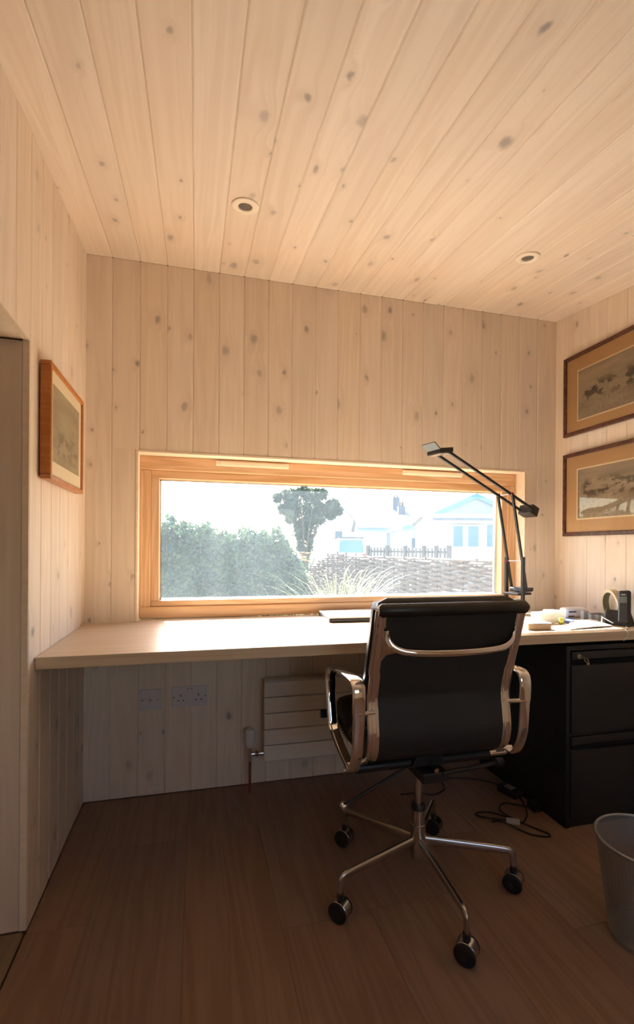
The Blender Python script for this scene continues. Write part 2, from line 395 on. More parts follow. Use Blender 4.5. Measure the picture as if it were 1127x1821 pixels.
# left wall with doorway
DY0, DY1, DZ = -.676, -1.55, 1.621
mb = MB(); xa, xb = -.25, -T - .001
mb.box(xa, xb, DY0 + .012, .014, -.05, 2.4); mb.box(xa, xb, YR, DY1 - .012, -.05, 2.4); mb.box(xa, xb, DY1 - .012, DY0 + .012, DZ + .012, 2.4)
wall_left = struct(mb.build('wall_left', core_mat), 'pine board wall with the open doorway')
ys = [.006, -.062] ; y = -.062
for k in range(6): y -= .1023; ys.append(y)
ys[-1] = DY0
while y > DY1 + .05: y -= .1091; ys.append(max(y, DY1)); 
ys = sorted(set(round(v, 4) for v in ys if v >= DY1), reverse=True)
if ys[-1] > DY1: ys.append(DY1)
while ys[-1] > YR: ys.append(max(ys[-1] - .1091, YR))
ys = [v for i, v in enumerate(ys) if i == 0 or ys[i - 1] - v > .01]
def side_boards(wall, x, ey, ylist, door=False):
    for a, b in zip(ylist[:-1], ylist[1:]):
        m = (a + b) / 2; z0 = DZ if (door and a <= DY0 + .001 and b >= DY1 - .001) else .004
        board(wall, (x, m, z0), (0, 0, 1), ey, zc(m) - .001 - z0, a - b, slope=S * (1 if ey[1] > 0 else -1))
side_boards(wall_left, 0, (0, -1, 0), ys, True)
mb = MB(); mb.box(W + T + .001, W + .25, YR, .014, -.05, 2.4)
wall_right = struct(mb.build('wall_right', core_mat), 'pine board wall with two dark framed pictures')
yr = [.006]
while yr[-1] > YR: yr.append(max(yr[-1] - .1091, YR))
yr = [v for i, v in enumerate(yr) if i == 0 or yr[i - 1] - v > .01]
side_boards(wall_right, W, (0, 1, 0), yr)
mb = MB(); RX0, RX1, RZ0, RZ1 = .55, 1.75, .80, 1.62
mb.box(-.25, RX0, YR - .2, YR, -.05, 2.1).box(RX1, W + .25, YR - .2, YR, -.05, 2.1).box(RX0, RX1, YR - .2, YR, -.05, RZ0).box(RX0, RX1, YR - .2, YR, RZ1, 2.1)
wall_rear = struct(mb.build('wall_rear', reveal_pine), 'plain pine wall behind the viewer')
# doorway: lined reveal, soffit and the floor of the next space
AX = -1.3
mb = MB(); mb.box(AX - .1, AX, DY1 - .3, DY0 + .3, -.05, 2.0); mb.box(AX, -.25, DY0 + .012, DY0 + .1, -.05, DZ + .1); mb.box(AX, -.25, DY1 - .1, DY1 - .012, -.05, DZ + .1); mb.box(AX, -.25, DY1, DY0, DZ + .012, DZ + .1)
alc = struct(mb.build('wall_alcove', reveal_pine), 'pine lining of the space through the doorway')
door = struct(MB().box(-.018, -.0015, DY0 - .0008, DY0 + .0118, .004, DZ).build('trim_1', reveal_pine), 'edge strip of the doorway lining')
struct(MB().box(-.018, -.0015, DY1, DY0 - .002, DZ - .001, DZ + .0115).build('trim_2', reveal_pine), 'head strip of the doorway lining')
jp = struct(MB().box(AX, -.25, DY0 + .0115, DY0 + .0119, 0.0, DZ).build('trim_3', pine), 'side lining of the doorway')
xx = -.020
while xx > AX + .02:
    w_ = min(.30, xx - AX); board(jp, (xx - w_ / 2, DY0 + .003, .004), (0, 0, 1), (-1, 0, 0), DZ - .006, w_, t=.008, ch=.002); xx -= w_
board(jp, (-.02, (DY0 + DY1) / 2, DZ - .002), (-1, 0, 0), (0, 1, 0), -AX - .03, DY0 - DY1 - .01, m=reveal_pine, t=.008, name='soffit_board')
board(jp, (AX / 2 - .01, DY1 - .003, .004), (0, 0, 1), (1, 0, 0), DZ - .006, -AX - .03, m=reveal_pine, t=.008)
# floor
fl = MB().box(-.25, W + .25, YR, .014, -.06, -.0165)
floor = struct(fl.build('floor', core_mat), 'wide brown oak floorboards')
fx = [0, .152] + [.152 + .264 * i for i in range(1, 9)]; fx = [v for v in fx if v < W - .02] + [W]
for i, (a, b) in enumerate(zip(fx[:-1], fx[1:])):
    cuts = [0]; y = -random.uniform(.25, 1.6)
    while y > YR + .5: cuts.append(y); y -= random.uniform(1.2, 2.0)
    cuts.append(YR)
    for c0, c1 in zip(cuts[:-1], cuts[1:]):
        board(floor, ((a + b) / 2, c0 - .0005, 0), (0, -1, 0), (1, 0, 0), c0 - c1 - .001, b - a, m=floor_oak, name='plank', t=.016, ch=.0012)
fl2 = struct(MB().box(AX, -.02, DY1, DY0, -.06, -.0165).build('floor_alcove', core_mat), 'boarded floor through the doorway')
xx = -.006; 
while xx > AX:
    w_ = min(.12, xx - AX); board(fl2, (xx - w_ / 2, DY0 + .0005, -.0005), (0, -1, 0), (1, 0, 0), DY0 - DY1, w_, m=alcove_oak, name='plank', t=.015, ch=.002); xx -= w_

# ------------------------------------------------------------------ window
win = struct(bpy.data.objects.new('window_1', None), 'long low timber window over the desk'); link(win); win.location = ((WX0 + WX1) / 2, .08, WZ0)
FY = .07
mb = MB().box(WX0 - LIN, WX0, -.002, FY + .02, WZ0 - .0015, WZ1 + LIN); mb.build('reveal_lining', reveal_pine, win, bevel=.002)
MB().box(WX1, WX1 + LIN, -.002, FY + .02, WZ0 - .0015, WZ1 + LIN).build('reveal_lining', reveal_pine, win, bevel=.002)
MB().box(WX0, WX1, -.002, FY + .02, WZ1, WZ1 + LIN).build('reveal_lining', reveal_pine, win, bevel=.002)
ox0, ox1, oz0, oz1 = WX0, WX1, WZ0, WZ1        # outer frame
ix0, ix1, iz0, iz1 = .250, 2.052, .793, 1.397    # sash outer edge
gx0, gx1, gz0, gz1 = .286, 2.022, .820, 1.362    # sight line of glass
def member(name, x0, x1, z0, z1, y0, y1, horiz, bev=.004):
    c = Vector(((x0 + x1) / 2, (y0 + y1) / 2, (z0 + z1) / 2)); hx, hy, hz = (x1 - x0) / 2, (y1 - y0) / 2, (z1 - z0) / 2
    L, wd = (hx, hz) if horiz else (hz, hx)
    o = MB().box(-L, L, -wd, wd, -hy, hy).build(name, frame_wood, None, bevel=bev, off=(0, 0, 0)); o.parent = win
    ex, ey = (Vector((1, 0, 0)), Vector((0, 0, 1))) if horiz else (Vector((0, 0, 1)), Vector((1, 0, 0)))
    ez = ex.cross(ey); p = c - win.location
    o.matrix_local = Matrix(((ex.x, ey.x, ez.x, p.x), (ex.y, ey.y, ez.y, p.y), (ex.z, ey.z, ez.z, p.z), (0, 0, 0, 1))); return o
member('frame_rail', ox0, ox1, iz1, oz1, FY, .19, True); member('frame_rail', ox0, ox1, oz0, iz0, FY, .19, True)
member('frame_stile', ox0, ix0, iz0, iz1, FY, .19, False); member('frame_stile', ix1, ox1, iz0, iz1, FY, .19, False)
member('sash_rail', ix0, ix1, gz1, iz1, FY + .012, .16, True, .003); member('sash_rail', ix0, ix1, iz0, gz0, FY + .012, .16, True, .003)
member('sash_stile', ix0, gx0, gz0, gz1, FY + .012, .16, False, .003); member('sash_stile', gx1, ix1, gz0, gz1, FY + .012, .16, False, .003)
pane = MB().add([(gx0 - .002, .125, gz0 - .002), (gx1 + .002, .125, gz0 - .002), (gx1 + .002, .125, gz1 + .002), (gx0 - .002, .125, gz1 + .002)], [(0, 1, 2, 3)]).build('pane', pane_mat, win)
pane['label'] = 'dusty sunlit window glass'
spc = MB()   # pale spacer bar round the glass edge
for x0, x1, z0, z1 in ((gx0, gx1, gz0, gz0 + .005), (gx0, gx1, gz1 - .004, gz1), (gx0, gx0 + .005, gz0, gz1), (gx1 - .006, gx1, gz0, gz1)): spc.box(x0, x1, .127, .139, z0, z1)
spc.build('glass_spacer', steel, win)
for x0, x1 in ((.528, .864), (1.440, 1.774)):
    v = MB().box(x0, x1, FY - .009, FY, 1.4265, 1.4505).build('trickle_vent', cream_plastic, win, bevel=.004)
    MB().box(x0 + .02, x1 - .02, FY - .0125, FY - .009, 1.432, 1.445).build('vent_slide', cream_plastic, v, bevel=.0015)
    for xe in (x0 + .009, x1 - .009): MB().cyl((xe, FY - .012, 1.4385), (xe, FY - .009, 1.4385), .0085, n=16).build('end_cap', cream_plastic, v)

fill_win = struct(bpy.data.objects.new('fill_window', None), 'added unseen timber window behind the viewer, giving the room fill light'); link(fill_win); fill_win.location = ((RX0 + RX1) / 2, YR - .1, RZ0)  # added out of view to light the room softly from behind the camera
for nm, b in (('frame_rail', (RX0, RX1, RZ0, RZ0 + .06)), ('frame_rail', (RX0, RX1, RZ1 - .06, RZ1)), ('frame_stile', (RX0, RX0 + .06, RZ0 + .06, RZ1 - .06)), ('frame_stile', (RX1 - .06, RX1, RZ0 + .06, RZ1 - .06)), ('mullion', (1.12, 1.18, RZ0 + .06, RZ1 - .06))):
    MB().box(b[0], b[1], YR - .14, YR - .05, b[2], b[3]).build(nm, frame_wood, fill_win, bevel=.003)
MB().add([(RX0 + .05, YR - .1, RZ0 + .05), (RX1 - .05, YR - .1, RZ0 + .05), (RX1 - .05, YR - .1, RZ1 - .05), (RX0 + .05, YR - .1, RZ1 - .05)], [(0, 1, 2, 3)]).build('pane', pic_glass, fill_win)

# ------------------------------------------------------------------ desk top
DK = -.627
dm = MB().prism([(.002, -.0015, .705), (.002, DK, .705), (W - .002, DK, .705), (W - .002, -.0015, .705), (WX1 - .001, -.0015, .705), (WX1 - .001, FY - .001, .705), (WX0 + .001, FY - .001, .705), (WX0 + .001, -.0015, .705)], (0, 0, .035))
desk = tag(dm.build('worktop_desk', oak, None, bevel=.0015, off=(W / 2, -.3, .705)), 'long thick oak worktop running wall to wall under the window', 'desk')

# ------------------------------------------------------------------ office chair
CH = Vector((1.129, -.757, 0))
chair = thing('office_chair', 'black leather swivel chair with chrome arms and five-star base at the desk', 'chair', CH)
def cp(x, y, z): return (CH.x + x, CH.y + y, z)
def cb(x, y, z): return (CH.x + x * .92 + .006, CH.y + y, z)      # back and seat
PROF = smoothpath([(0, -.199, .893), (0, -.178, .82), (0, -.152, .735), (0, -.132, .665), (0, -.126, .63), (0, -.133, .575), (0, -.138, .525), (0, -.125, .474), (0, -.085, .446), (0, -.02, .440), (0, .09, .450), (0, .19, .470), (0, .255, .476), (0, .285, .470)], 5)
def rail_sect(r=.0068, g=.011):
    s = []
    for k in range(9): t = -math.pi / 2 + math.pi * k / 8; s.append((g + r * math.cos(t), r * math.sin(t)))
    s.append((g - .005, .0018)); s.append((-g + .005, .0018))
    for k in range(9): t = math.pi / 2 + math.pi * k / 8; s.append((-g + r * math.cos(t), r * math.sin(t)))
    s.append((-g + .005, -.0018)); s.append((g - .005, -.0018)); return s
HW = .2285
for sg in (-1, 1):
    rail = MB().sweep([cb(sg * (HW + (.004 if i < 12 else 0)), p.y, p.z) for i, p in enumerate(PROF)], rail_sect(), (1, 0, 0)).build('side_rail', chrome, chair, smooth=50)
    MB().cyl(cb(sg * .232, -.207, .893), cb(sg * .246, -.207, .893), .0125, n=20).build('rail_end_cap', chrome if sg < 0 else leather, chair, smooth=40)
    MB().cyl(cb(sg * .215, .285, .458), cb(sg * .272, .285, .458), .0145, n=18).build('seat_end_cap', black_plastic, chair, smooth=40)
def panel(i0, i1, hw, depth0, depth1, name, mat, bul=0, nx=16, round_=4, skew=0):
    """upholstered panel along the side profile, offset from the rail line"""
    seg = PROF[i0:i1 + 1]; n = len(seg); mb = MB(); fr, bk = [], []
    for i, p in enumerate(seg):
        t = (seg[min(i + 1, n - 1)] - seg[max(i - 1, 0)]).normalized(); nn = Vector((0, -t.z, t.y)); v = 2 * i / (n - 1) - 1
        for j in range(nx + 1):
            u = 2 * j / nx - 1; k = (1 - abs(u) ** round_) ** .5 * (1 - abs(v) ** round_) ** .5 if bul else 1
            q = p + nn * (depth1 + bul * k); b = p + nn * depth0
            fr.append(cb(u * hw, q.y, q.z)); bk.append(cb(u * hw, b.y, b.z))
    m = nx + 1; N = n * m; vs = fr + bk; fs = []
    for i in range(n - 1):
        for j in range(nx): a = i * m + j; fs += [(a, a + 1, a + m + 1, a + m), (N + a, N + a + m, N + a + m + 1, N + a + 1)]
    rim = [j for j in range(m)] + [i * m + nx for i in range(1, n)] + [(n - 1) * m + j for j in range(nx - 1, -1, -1)] + [i * m for i in range(n - 2, 0, -1)]
    fs += [(rim[k], rim[(k + 1) % len(rim)], N + rim[(k + 1) % len(rim)], N + rim[k]) for k in range(len(rim))]
    mb.add(vs, fs); return mb.build(name, mat, chair, smooth=60)
NP = len(PROF) - 1
panel(0, 40, .217, -.006, .004, 'back_sling', webbing)
panel(36, NP, .217, -.006, .004, 'seat_sling', webbing)
panel(0, 9, .258, .004, .018, 'back_pad', leather, .080, round_=10)
panel(9, 24, .258, .004, .018, 'back_pad', leather, .080, round_=10)
panel(24, 36, .232, .004, .010, 'back_pad', leather, .045, round_=8)
panel(38, 50, .226, .004, .010, 'seat_pad', leather, .038, round_=6)
panel(50, NP, .226, .004, .010, 'seat_pad', leather, .042, round_=6)
# top roll of the back: the leather wraps a bar; the front pad rises over it
MB().tube([cb(-.244, -.207, .893)] + [cb(x, -.209, .893) for x in (-.236, -.12, 0, .12, .236)] + [cb(.247, -.207, .892)], .0185, 18, scale=[.72, 1, 1, 1, 1, 1, .6]).build('top_roll', leather, chair, smooth=60)
MB().tube([cb(-.228, -.170, .880), cb(-.218, -.168, .892)] + [cb(x, -.166, .897) for x in (-.2, -.1, 0, .1, .2)] + [cb(.218, -.168, .892), cb(.228, -.170, .880)], .0255, 16, scale=[.45, .85, 1, 1, 1, 1, 1, .85, .45]).build('headrest_pad', leather, chair, smooth=60)
MB().cyl(cb(-.212, .288, .474), cb(.212, .288, .474), .016, n=16).build('front_roll', leather, chair, smooth=60)
# chrome spreader across the back
pts = smoothpath([cb(-.217, -.187, .835), cb(-.213, -.192, .812), cb(-.196, -.200, .793), cb(-.16, -.207, .780), cb(-.09, -.214, .775), cb(0, -.217, .7735), cb(.09, -.214, .775), cb(.16, -.207, .780), cb(.196, -.200, .793), cb(.213, -.192, .812), cb(.217, -.187, .835)], 5)
nn = len(pts); sc = [(1 + .55 * abs(2 * i / (nn - 1) - 1) ** 5, .8 + .0 * i) for i in range(nn)]
spr = MB().sweep(pts, [(.0095 * math.cos(2 * math.pi * k / 14), .006 * math.sin(2 * math.pi * k / 14)) for k in range(14)], (0, 0, 1), scale=sc).build('back_spreader', chrome, chair, smooth=60)
for sg in (-1, 1):
    web = [cb(sg * .219, -.181, .842), cb(sg * .2195, -.161, .745), cb(sg * .208, -.179, .768), cb(sg * .188, -.198, .7765), cb(sg * .196, -.199, .79), cb(sg * .212, -.191, .81)]
    MB().prism(web, (0, .004, 0)).build('spreader_web', chrome, spr, bevel=.001)
# arms: one flat chrome loop each side
arm_pts = [(-.108, .438), (-.133, .49), (-.142, .56), (-.1455, .62), (-.146, .655), (-.138, .678), (-.112, .688), (-.04, .686), (.05, .678), (.105, .670), (.128, .660), (.137, .640), (.135, .60), (.125, .55), (.113, .505), (.098, .478), (.04, .452), (-.04, .432), (-.085, .426)]
for sg in (-1, 1):
    pth = smoothpath([cp(.013 + sg * .264, y, z) for y, z in arm_pts], 4, closed=True)
    wd = []
    for p in pth:
        wd.append((1.0 if p.z > .60 else .86, 1))
    sect = [(.0195 * math.copysign(abs(math.cos(t)) ** .6, math.cos(t)), .0055 * math.copysign(abs(math.sin(t)) ** .8, math.sin(t))) for t in (2 * math.pi * k / 16 for k in range(16))]
    arm = MB().sweep(pth, sect, (1, 0, 0), closed=True, scale=wd).build('arm', chrome, chair, smooth=60)
    MB().cyl(cp(.010 + sg * .212, -.136, .602), cp(.013 + sg * .266, -.146, .602), .0062, n=14).build('arm_pin', chrome, arm, smooth=40)
    MB().cyl(cp(.010 + sg * .210, -.07, .436), cp(.013 + sg * .272, -.07, .432), .007, n=14).build('arm_pin', chrome, arm, smooth=40)
    MB().cyl(cp(.013 + sg * .262, -.1395, .665), cp(.013 + sg * .262, -.148, .661), .0055, n=12).build('arm_screw', steel, arm, smooth=40)
    MB().cyl(cp(.01 + sg * .215, -.04, .405), cp(.012 + sg * .274, -.04, .405), .009, n=12).build('cross_bolt', chrome, chair, smooth=40)
# mechanism below the seat
MB().tube([cp(-.222, -.04, .405), cp(.222, -.04, .405)], .016, 12).build('cross_bar', black_metal, chair, smooth=50)
MB().tube([cp(.02, -.115, .398), cp(.10, -.112, .400), cp(.205, -.105, .405)], .007, 10).build('tilt_rod', black_metal, chair, smooth=50)
MB().cyl(cp(.205, -.105, .405), cp(.228, -.104, .406), .013, n=14).build('tilt_knob', black_plastic, chair, smooth=40)
MB().box(*[v for a, b in ((CH.x - .042, CH.x + .042), (CH.y - .115, CH.y + .06), (.370, .400)) for v in (a, b)]).build('tilt_housing', black_metal, chair, bevel=.004)
MB().prism([cp(-.055, -.07, .400), cp(.055, -.07, .400), cp(.035, -.07, .445), cp(-.035, -.07, .445)], (0, .13, 0)).build('seat_bracket', black_metal, chair, bevel=.003)
MB().cyl(cp(0, -.118, .408), cp(0, -.070, .408), .007, n=12).build('housing_bolt', steel, chair, smooth=40)
lv = MB().tube([cp(-.03, 0, .375), cp(-.13, -.004, .332), cp(-.243, -.008, .283)], .0045, 10).build('height_lever', black_metal, chair, smooth=50)
MB().sphere(cp(-.250, -.008, .280), .0125, 14).build('lever_ball', chrome, lv, smooth=60)
# column and base
MB().cyl(cp(0, 0, .235), cp(0, 0, .372), .0125, n=20).build('gas_column', steel, chair, smooth=40)
MB().lathe([(.0001, .252), (.021, .252), (.0235, .249), (.0235, .238), (.0215, .236)], CH, 24).build('column_collar', black_plastic, chair, smooth=40)
MB().lathe([(.0001, .238), (.0215, .238), (.0215, .192), (.0235, .19), (.0245, .13), (.0235, .085), (.019, .080), (.0001, .080)], CH, 28).build('base_hub', steel, chair, smooth=40)
RB = .293
axis = Vector((-.72, -.69, 0)).normalized()
leg_s = [(.0085 * math.cos(2 * math.pi * k / 12), .0125 * math.sin(2 * math.pi * k / 12)) for k in range(12)]
for k in range(5):
    a = R(-91.5 + 72 * k); dx, dy = math.cos(a), math.sin(a); sd = Vector((-dy, dx, 0))
    def lp(r, z): return cp(dx * r, dy * r, z)
    path = smoothpath([lp(.015, .140), lp(.08, .136), lp(.17, .130), lp(.25, .1245), lp(.277, .121), lp(.288, .112), lp(.2915, .095), lp(.293, .066)], 4)
    n_ = len(path); scl = [(1.0 - .25 * i / n_, 1.25 - .55 * i / n_) for i in range(n_)]
    leg = MB().sweep(path, leg_s, sd, scale=scl).build('base_leg', steel, chair, smooth=60)
    wc = Vector(lp(.293, .0285)) + axis * .000
    cas = MB().lathe([(.0001, -.0165), (.0265, -.0165), (.0278, -.015), (.0278, .015), (.0265, .0165), (.0001, .0165)], wc + Vector((0, 0, .001)), 28, axis).build('caster', steel, chair, smooth=40)
    for sg in (-1, 1):
        MB().lathe([(.0001, .0195), (.010, .0245), (.0245, .0235), (.0284, .021), (.0284, .0168), (.0001, .0168)] if sg > 0 else [(.0001, -.0168), (.0284, -.0168), (.0284, -.021), (.0245, -.0235), (.010, -.0245), (.0001, -.0195)], wc, 28, axis).build('wheel', wheel_black, cas, smooth=40)
    MB().cyl(lp(.293, .052), lp(.293, .074), .0105, n=14).build('stem', black_plastic, cas, smooth=40)

# ------------------------------------------------------------------ desk lamp
LB = Vector((1.978, -.085, .740))
lamp = thing('desk_lamp', 'black counterbalanced two-arm desk lamp with thin parallel rods by the window', 'lamp', LB)
MB().lathe([(.0001, 0), (.050, 0), (.0535, .003), (.0535, .064), (.051, .067), (.0001, .067)], LB, 36).build('lamp_base', grey_lamp, lamp, smooth=40)
ca = R(28)
ad = (-rt * math.cos(ca) - fw * math.sin(ca)); sd = (rt * math.sin(ca) - fw * math.cos(ca))     # arm heading, rod spacing direction
LBc = Vector((LB.x, LB.y, 0))
def lp(a, s, z): q = LBc + ad * a + sd * s; return Vector((q.x, q.y, z))
SP = .049
def rod(a0, z0, a1, z1, s, name, r=.006, mat=black_metal, par=None): return MB().obox((lp(a0, s, z0) + lp(a1, s, z1)) / 2, (lp(a1, s, z1) - lp(a0, s, z0)) / 2, sd * r * .8, (lp(a1, s, z1) - lp(a0, s, z0)).normalized().cross(sd) * r).build(name, mat, par or lamp, bevel=.001)
PV, EV = (.0, 1.005), (.072, 1.328)      # pivot and elbow: distance along the arm heading, height
LC0 = (-.032, .865); UC = (-.085, 1.258); HD = (.475, 1.488)
for s in (-SP, SP):
    MB().obox((lp(0, s, .807) + lp(0, s, 1.012)) / 2, (0, 0, (1.012 - .790) / 2), sd * .006, ad * .009).build('upright', black_metal, lamp, bevel=.001)
    rod(LC0[0], LC0[1], EV[0], EV[1], s * .88, 'lower_arm_rod')
    rod(UC[0], UC[1], HD[0], HD[1], s * .76, 'upper_arm_rod')
    MB().cyl(lp(PV[0], s * .86, 1.0), lp(PV[0], s * 1.0, 1.0), .0085, n=10).build('red_joint', red_plastic, lamp, smooth=40)
    MB().cyl(lp(EV[0], s * .70, 1.325), lp(EV[0], s * .92, 1.325), .0085, n=10).build('red_joint', red_plastic, lamp, smooth=40)
MB().cyl(lp(PV[0], -SP, 1.0), lp(PV[0], SP, 1.0), .0022, n=8).build('pivot_axle', steel, lamp)
MB().cyl(lp(EV[0], -SP * .8, 1.325), lp(EV[0], SP * .8, 1.325), .0022, n=8).build('elbow_axle', steel, lamp)
MB().obox(lp(-.050, 0, .858), ad * .034, sd * .046, Vector((0, 0, .010)) - ad * .003).build('lower_counterweight', black_metal, lamp, bevel=.005)
MB().obox(lp(-.020, 0, .838), ad * .05, sd * .044, (0, 0, .0055)).build('base_bracket', black_metal, lamp, bevel=.002)
ud = (lp(HD[0], 0, HD[1]) - lp(UC[0], 0, UC[1])).normalized(); un = ud.cross(sd)
MB().obox(lp(-.100, 0, 1.252), ud * .026, sd * .040, un * .024).build('upper_counterweight', black_metal, lamp, bevel=.003)
hd = MB().obox(lp(.490, 0, 1.494), ad * .040 - Vector((0, 0, .006)), sd * .042, (0, 0, .011)).build('lamp_head', black_metal, lamp, bevel=.003)
MB().prism([lp(.452, -.036, 1.4835), lp(.452, .036, 1.4835), lp(.528, .036, 1.4725), lp(.528, -.036, 1.4725)], (0, 0, .003)).build('reflector', reflector, hd)
hp = lp(.530, 0, 1.498); hv = (ad * .85 + Vector((0, 0, .70))).normalized()
MB().obox(hp + hv * .010, hv * .028, sd * .042, hv.cross(sd) * .003).build('head_flap', grey_lamp, hd, bevel=.001)

# ------------------------------------------------------------------ filing cabinet
CX0, CX1, CY0, CY1 = 1.806, 2.272, -.622, -.06
cab = thing('filing_cabinet', 'black steel two-drawer filing cabinet under the right end of the desk', 'cabinet', ((CX0 + CX1) / 2, (CY0 + CY1) / 2, 0))
b = MB().box(CX0, CX0 + .018, CY0, CY1, .0, .69).box(CX1 - .018, CX1, CY0, CY1, 0, .69).box(CX0 + .018, CX1 - .018, CY0 + .004, CY1, .672, .69).box(CX0 + .018, CX1 - .018, CY0 + .004, CY1, 0, .03).box(CX0 + .018, CX1 - .018, CY1 - .01, CY1, .03, .672).box(CX0 + .018, CX1 - .018, CY0 + .004, CY1, .345, .356)
b.build('body', cab_black, cab, bevel=.0012)
for z0, z1 in ((.358, .668), (.034, .343)):
    dr = MB().box(CX0 + .022, CX1 - .022, CY0 - .002, CY0 + .016, z0, z1 - .052).box(CX0 + .022, CX1 - .022, CY0 + .012, CY0 + .4, z0 + .01, z1 - .03).build('drawer', cab_front, cab, bevel=.0015)
    MB().box(CX0 + .022, CX1 - .022, CY0 - .004, CY0 + .014, z1 - .030, z1).build('drawer_top_rail', cab_front, dr, bevel=.003)
    MB().prism([(CX0 + .03, CY0 + .012, z1 - .031), (CX0 + .03, CY0 + .002, z1 - .034), (CX0 + .03, CY0 + .012, z1 - .051)], (CX1 - CX0 - .06, 0, 0)).build('finger_pull', cab_black, dr)
lk = MB().cyl((CX0 + .052, CY0 - .008, .652), (CX0 + .052, CY0 - .003, .652), .0085, n=18).build('lock', key_metal, cab, smooth=40)
MB().box(CX0 + .0505, CX0 + .0535, CY0 - .030, CY0 - .008, .6495, .6545).build('key_blade', key_metal, lk)
MB().lathe([(.006, -.001), (.0095, -.001), (.0095, .001), (.006, .001), (.006, -.001)], (CX0 + .058, CY0 - .034, .643), 16, (.9, .2, .3)).build('key_bow', key_metal, lk)
MB().box(CX0 + .058, CX0 + .070, CY0 - .037, CY0 - .035, .626, .634).build('spare_key', key_metal, lk)

# ------------------------------------------------------------------ radiator, valve, sockets
RXa, RXb = .735, 1.66
rad = thing('radiator', 'cream steel radiator of five flat horizontal bars under the desk', 'radiator', ((RXa + RXb) / 2, -.06, .13))
for i in range(5): MB().box(RXa, RXb, -.085, -.062, .130 + i * .0695, .130 + i * .0695 + .0665).build('flat_bar', rad_white, rad, bevel=.004)
for x in (RXa + .012, RXb - .045): MB().box(x, x + .033, -.062, -.04, .132, .474).build('manifold', rad_white, rad, bevel=.004)
for x in (RXa + .2, RXb - .2): MB().box(x, x + .03, -.062, -.001, .2, .43).build('wall_bracket', rad_white, rad)
MB().box(RXa, RXb, -.0855, -.04, .4765, .4805).build('top_grille', rad_white, rad, bevel=.001)
vl = thing('radiator_valve', 'white thermostatic valve with chrome elbow and brown pipe left of the radiator', 'valve', (.676, -.07, 0))
V = Vector((.676, -.072, 0))
MB().lathe([(.0001, .195), (.012, .195), (.017, .205), (.0205, .222), (.0205, .262), (.018, .272), (.0001, .272)], V, 20).build('valve_head', white_plastic, vl, smooth=40)
for k in range(8):
    a = 2 * math.pi * k / 8; MB().obox(V + Vector((math.cos(a) * .0208, math.sin(a) * .0208, .243)), (math.cos(a) * .002, math.sin(a) * .002, 0), (-math.sin(a) * .003, math.cos(a) * .003, 0), (0, 0, .018)).build('grip_rib', white_plastic, vl)
MB().cyl(V + Vector((0, 0, .135)), V + Vector((0, 0, .196)), .0095, n=16).build('valve_body', chrome, vl, smooth=40)
MB().cyl(V + Vector((0, 0, .165)), V + Vector((.0575, 0, .165)), .0085, n=16).build('valve_elbow', chrome, vl, smooth=40)
MB().lathe([(.0001, -.007), (.013, -.007), (.013, .007), (.0001, .007)], V + Vector((.028, 0, .165)), 6, (1, 0, 0)).build('union_nut', chrome, vl)
MB().cyl(V + Vector((0, 0, 0)), V + Vector((0, 0, .137)), .0062, n=14).build('pipe', copper, vl, smooth=40)
sk = thing('double_socket', 'white double power socket on the wall under the desk', 'socket', (.422, 0, .413))
fp = MB().box(.349, .495, -.009, -.0005, .370, .457).build('faceplate', socket_plastic, sk, bevel=.002)
for cx_ in (.385, .459):
    MB().box(cx_ - .002, cx_ + .002, -.0095, -.008, .414, .424).build('earth_slot', black_plastic, fp)
    for dx in (-.011, .011): MB().box(cx_ + dx - .0035, cx_ + dx + .0035, -.0095, -.008, .396, .400).build('pin_slot', black_plastic, fp)
for dx in (-.008, .008): MB().box(.422 + dx - .0055, .422 + dx + .0055, -.012, -.009, .436, .450).build('switch', socket_plastic, fp, bevel=.001); MB().box(.422 + dx - .004, .422 + dx + .004, -.0125, -.0118, .446, .449).build('switch_mark', red_plastic, fp)
for dx in (-.066, .066): MB().cyl((.422 + dx, -.0095, .413), (.422 + dx, -.008, .413), .003, n=10).build('screw', steel, fp)
ts = thing('aerial_socket', 'small white single wall plate with a brass aerial jack under the desk', 'socket', (.261, 0, .409))
fp = MB().box(.217, .305, -.009, -.0005, .366, .453).build('faceplate', socket_plastic, ts, bevel=.002)
MB().lathe([(.003, 0), (.0055, 0), (.0055, .005), (.003, .005), (.003, 0)], (.261, -.009, .409), 14, (0, -1, 0)).build('aerial_jack', brass, fp)
for dx in (-.031, .031): MB().cyl((.261 + dx, -.0095, .409), (.261 + dx, -.008, .409), .0028, n=10).build('screw', steel, fp)

# ------------------------------------------------------------------ downlights
dn = Vector((0, S, -1)).normalized()
for (x, y), lab in (((.597, -.52), 'round white recessed ceiling downlight, the left one above the window'), ((1.703, -.52), 'round white recessed ceiling downlight towards the right wall')):
    c = Vector((x, y, zc(y)))
    dl = thing('downlight', lab, 'ceiling light', c, 'recessed downlights in the ceiling')
    MB().lathe([(.0225, -.0005), (.0455, -.0005), (.0455, .0045), (.043, .0065), (.027, .0075), (.0235, .005), (.0225, -.0005)], c, 40, dn).build('bezel', lamp_ring, dl, smooth=40)
    MB().lathe([(.0001, .0015), (.012, .0022), (.0232, .0015), (.0232, -.0004), (.0001, -.0004)], c, 32, dn).build('lens', lens_grey, dl, smooth=40)

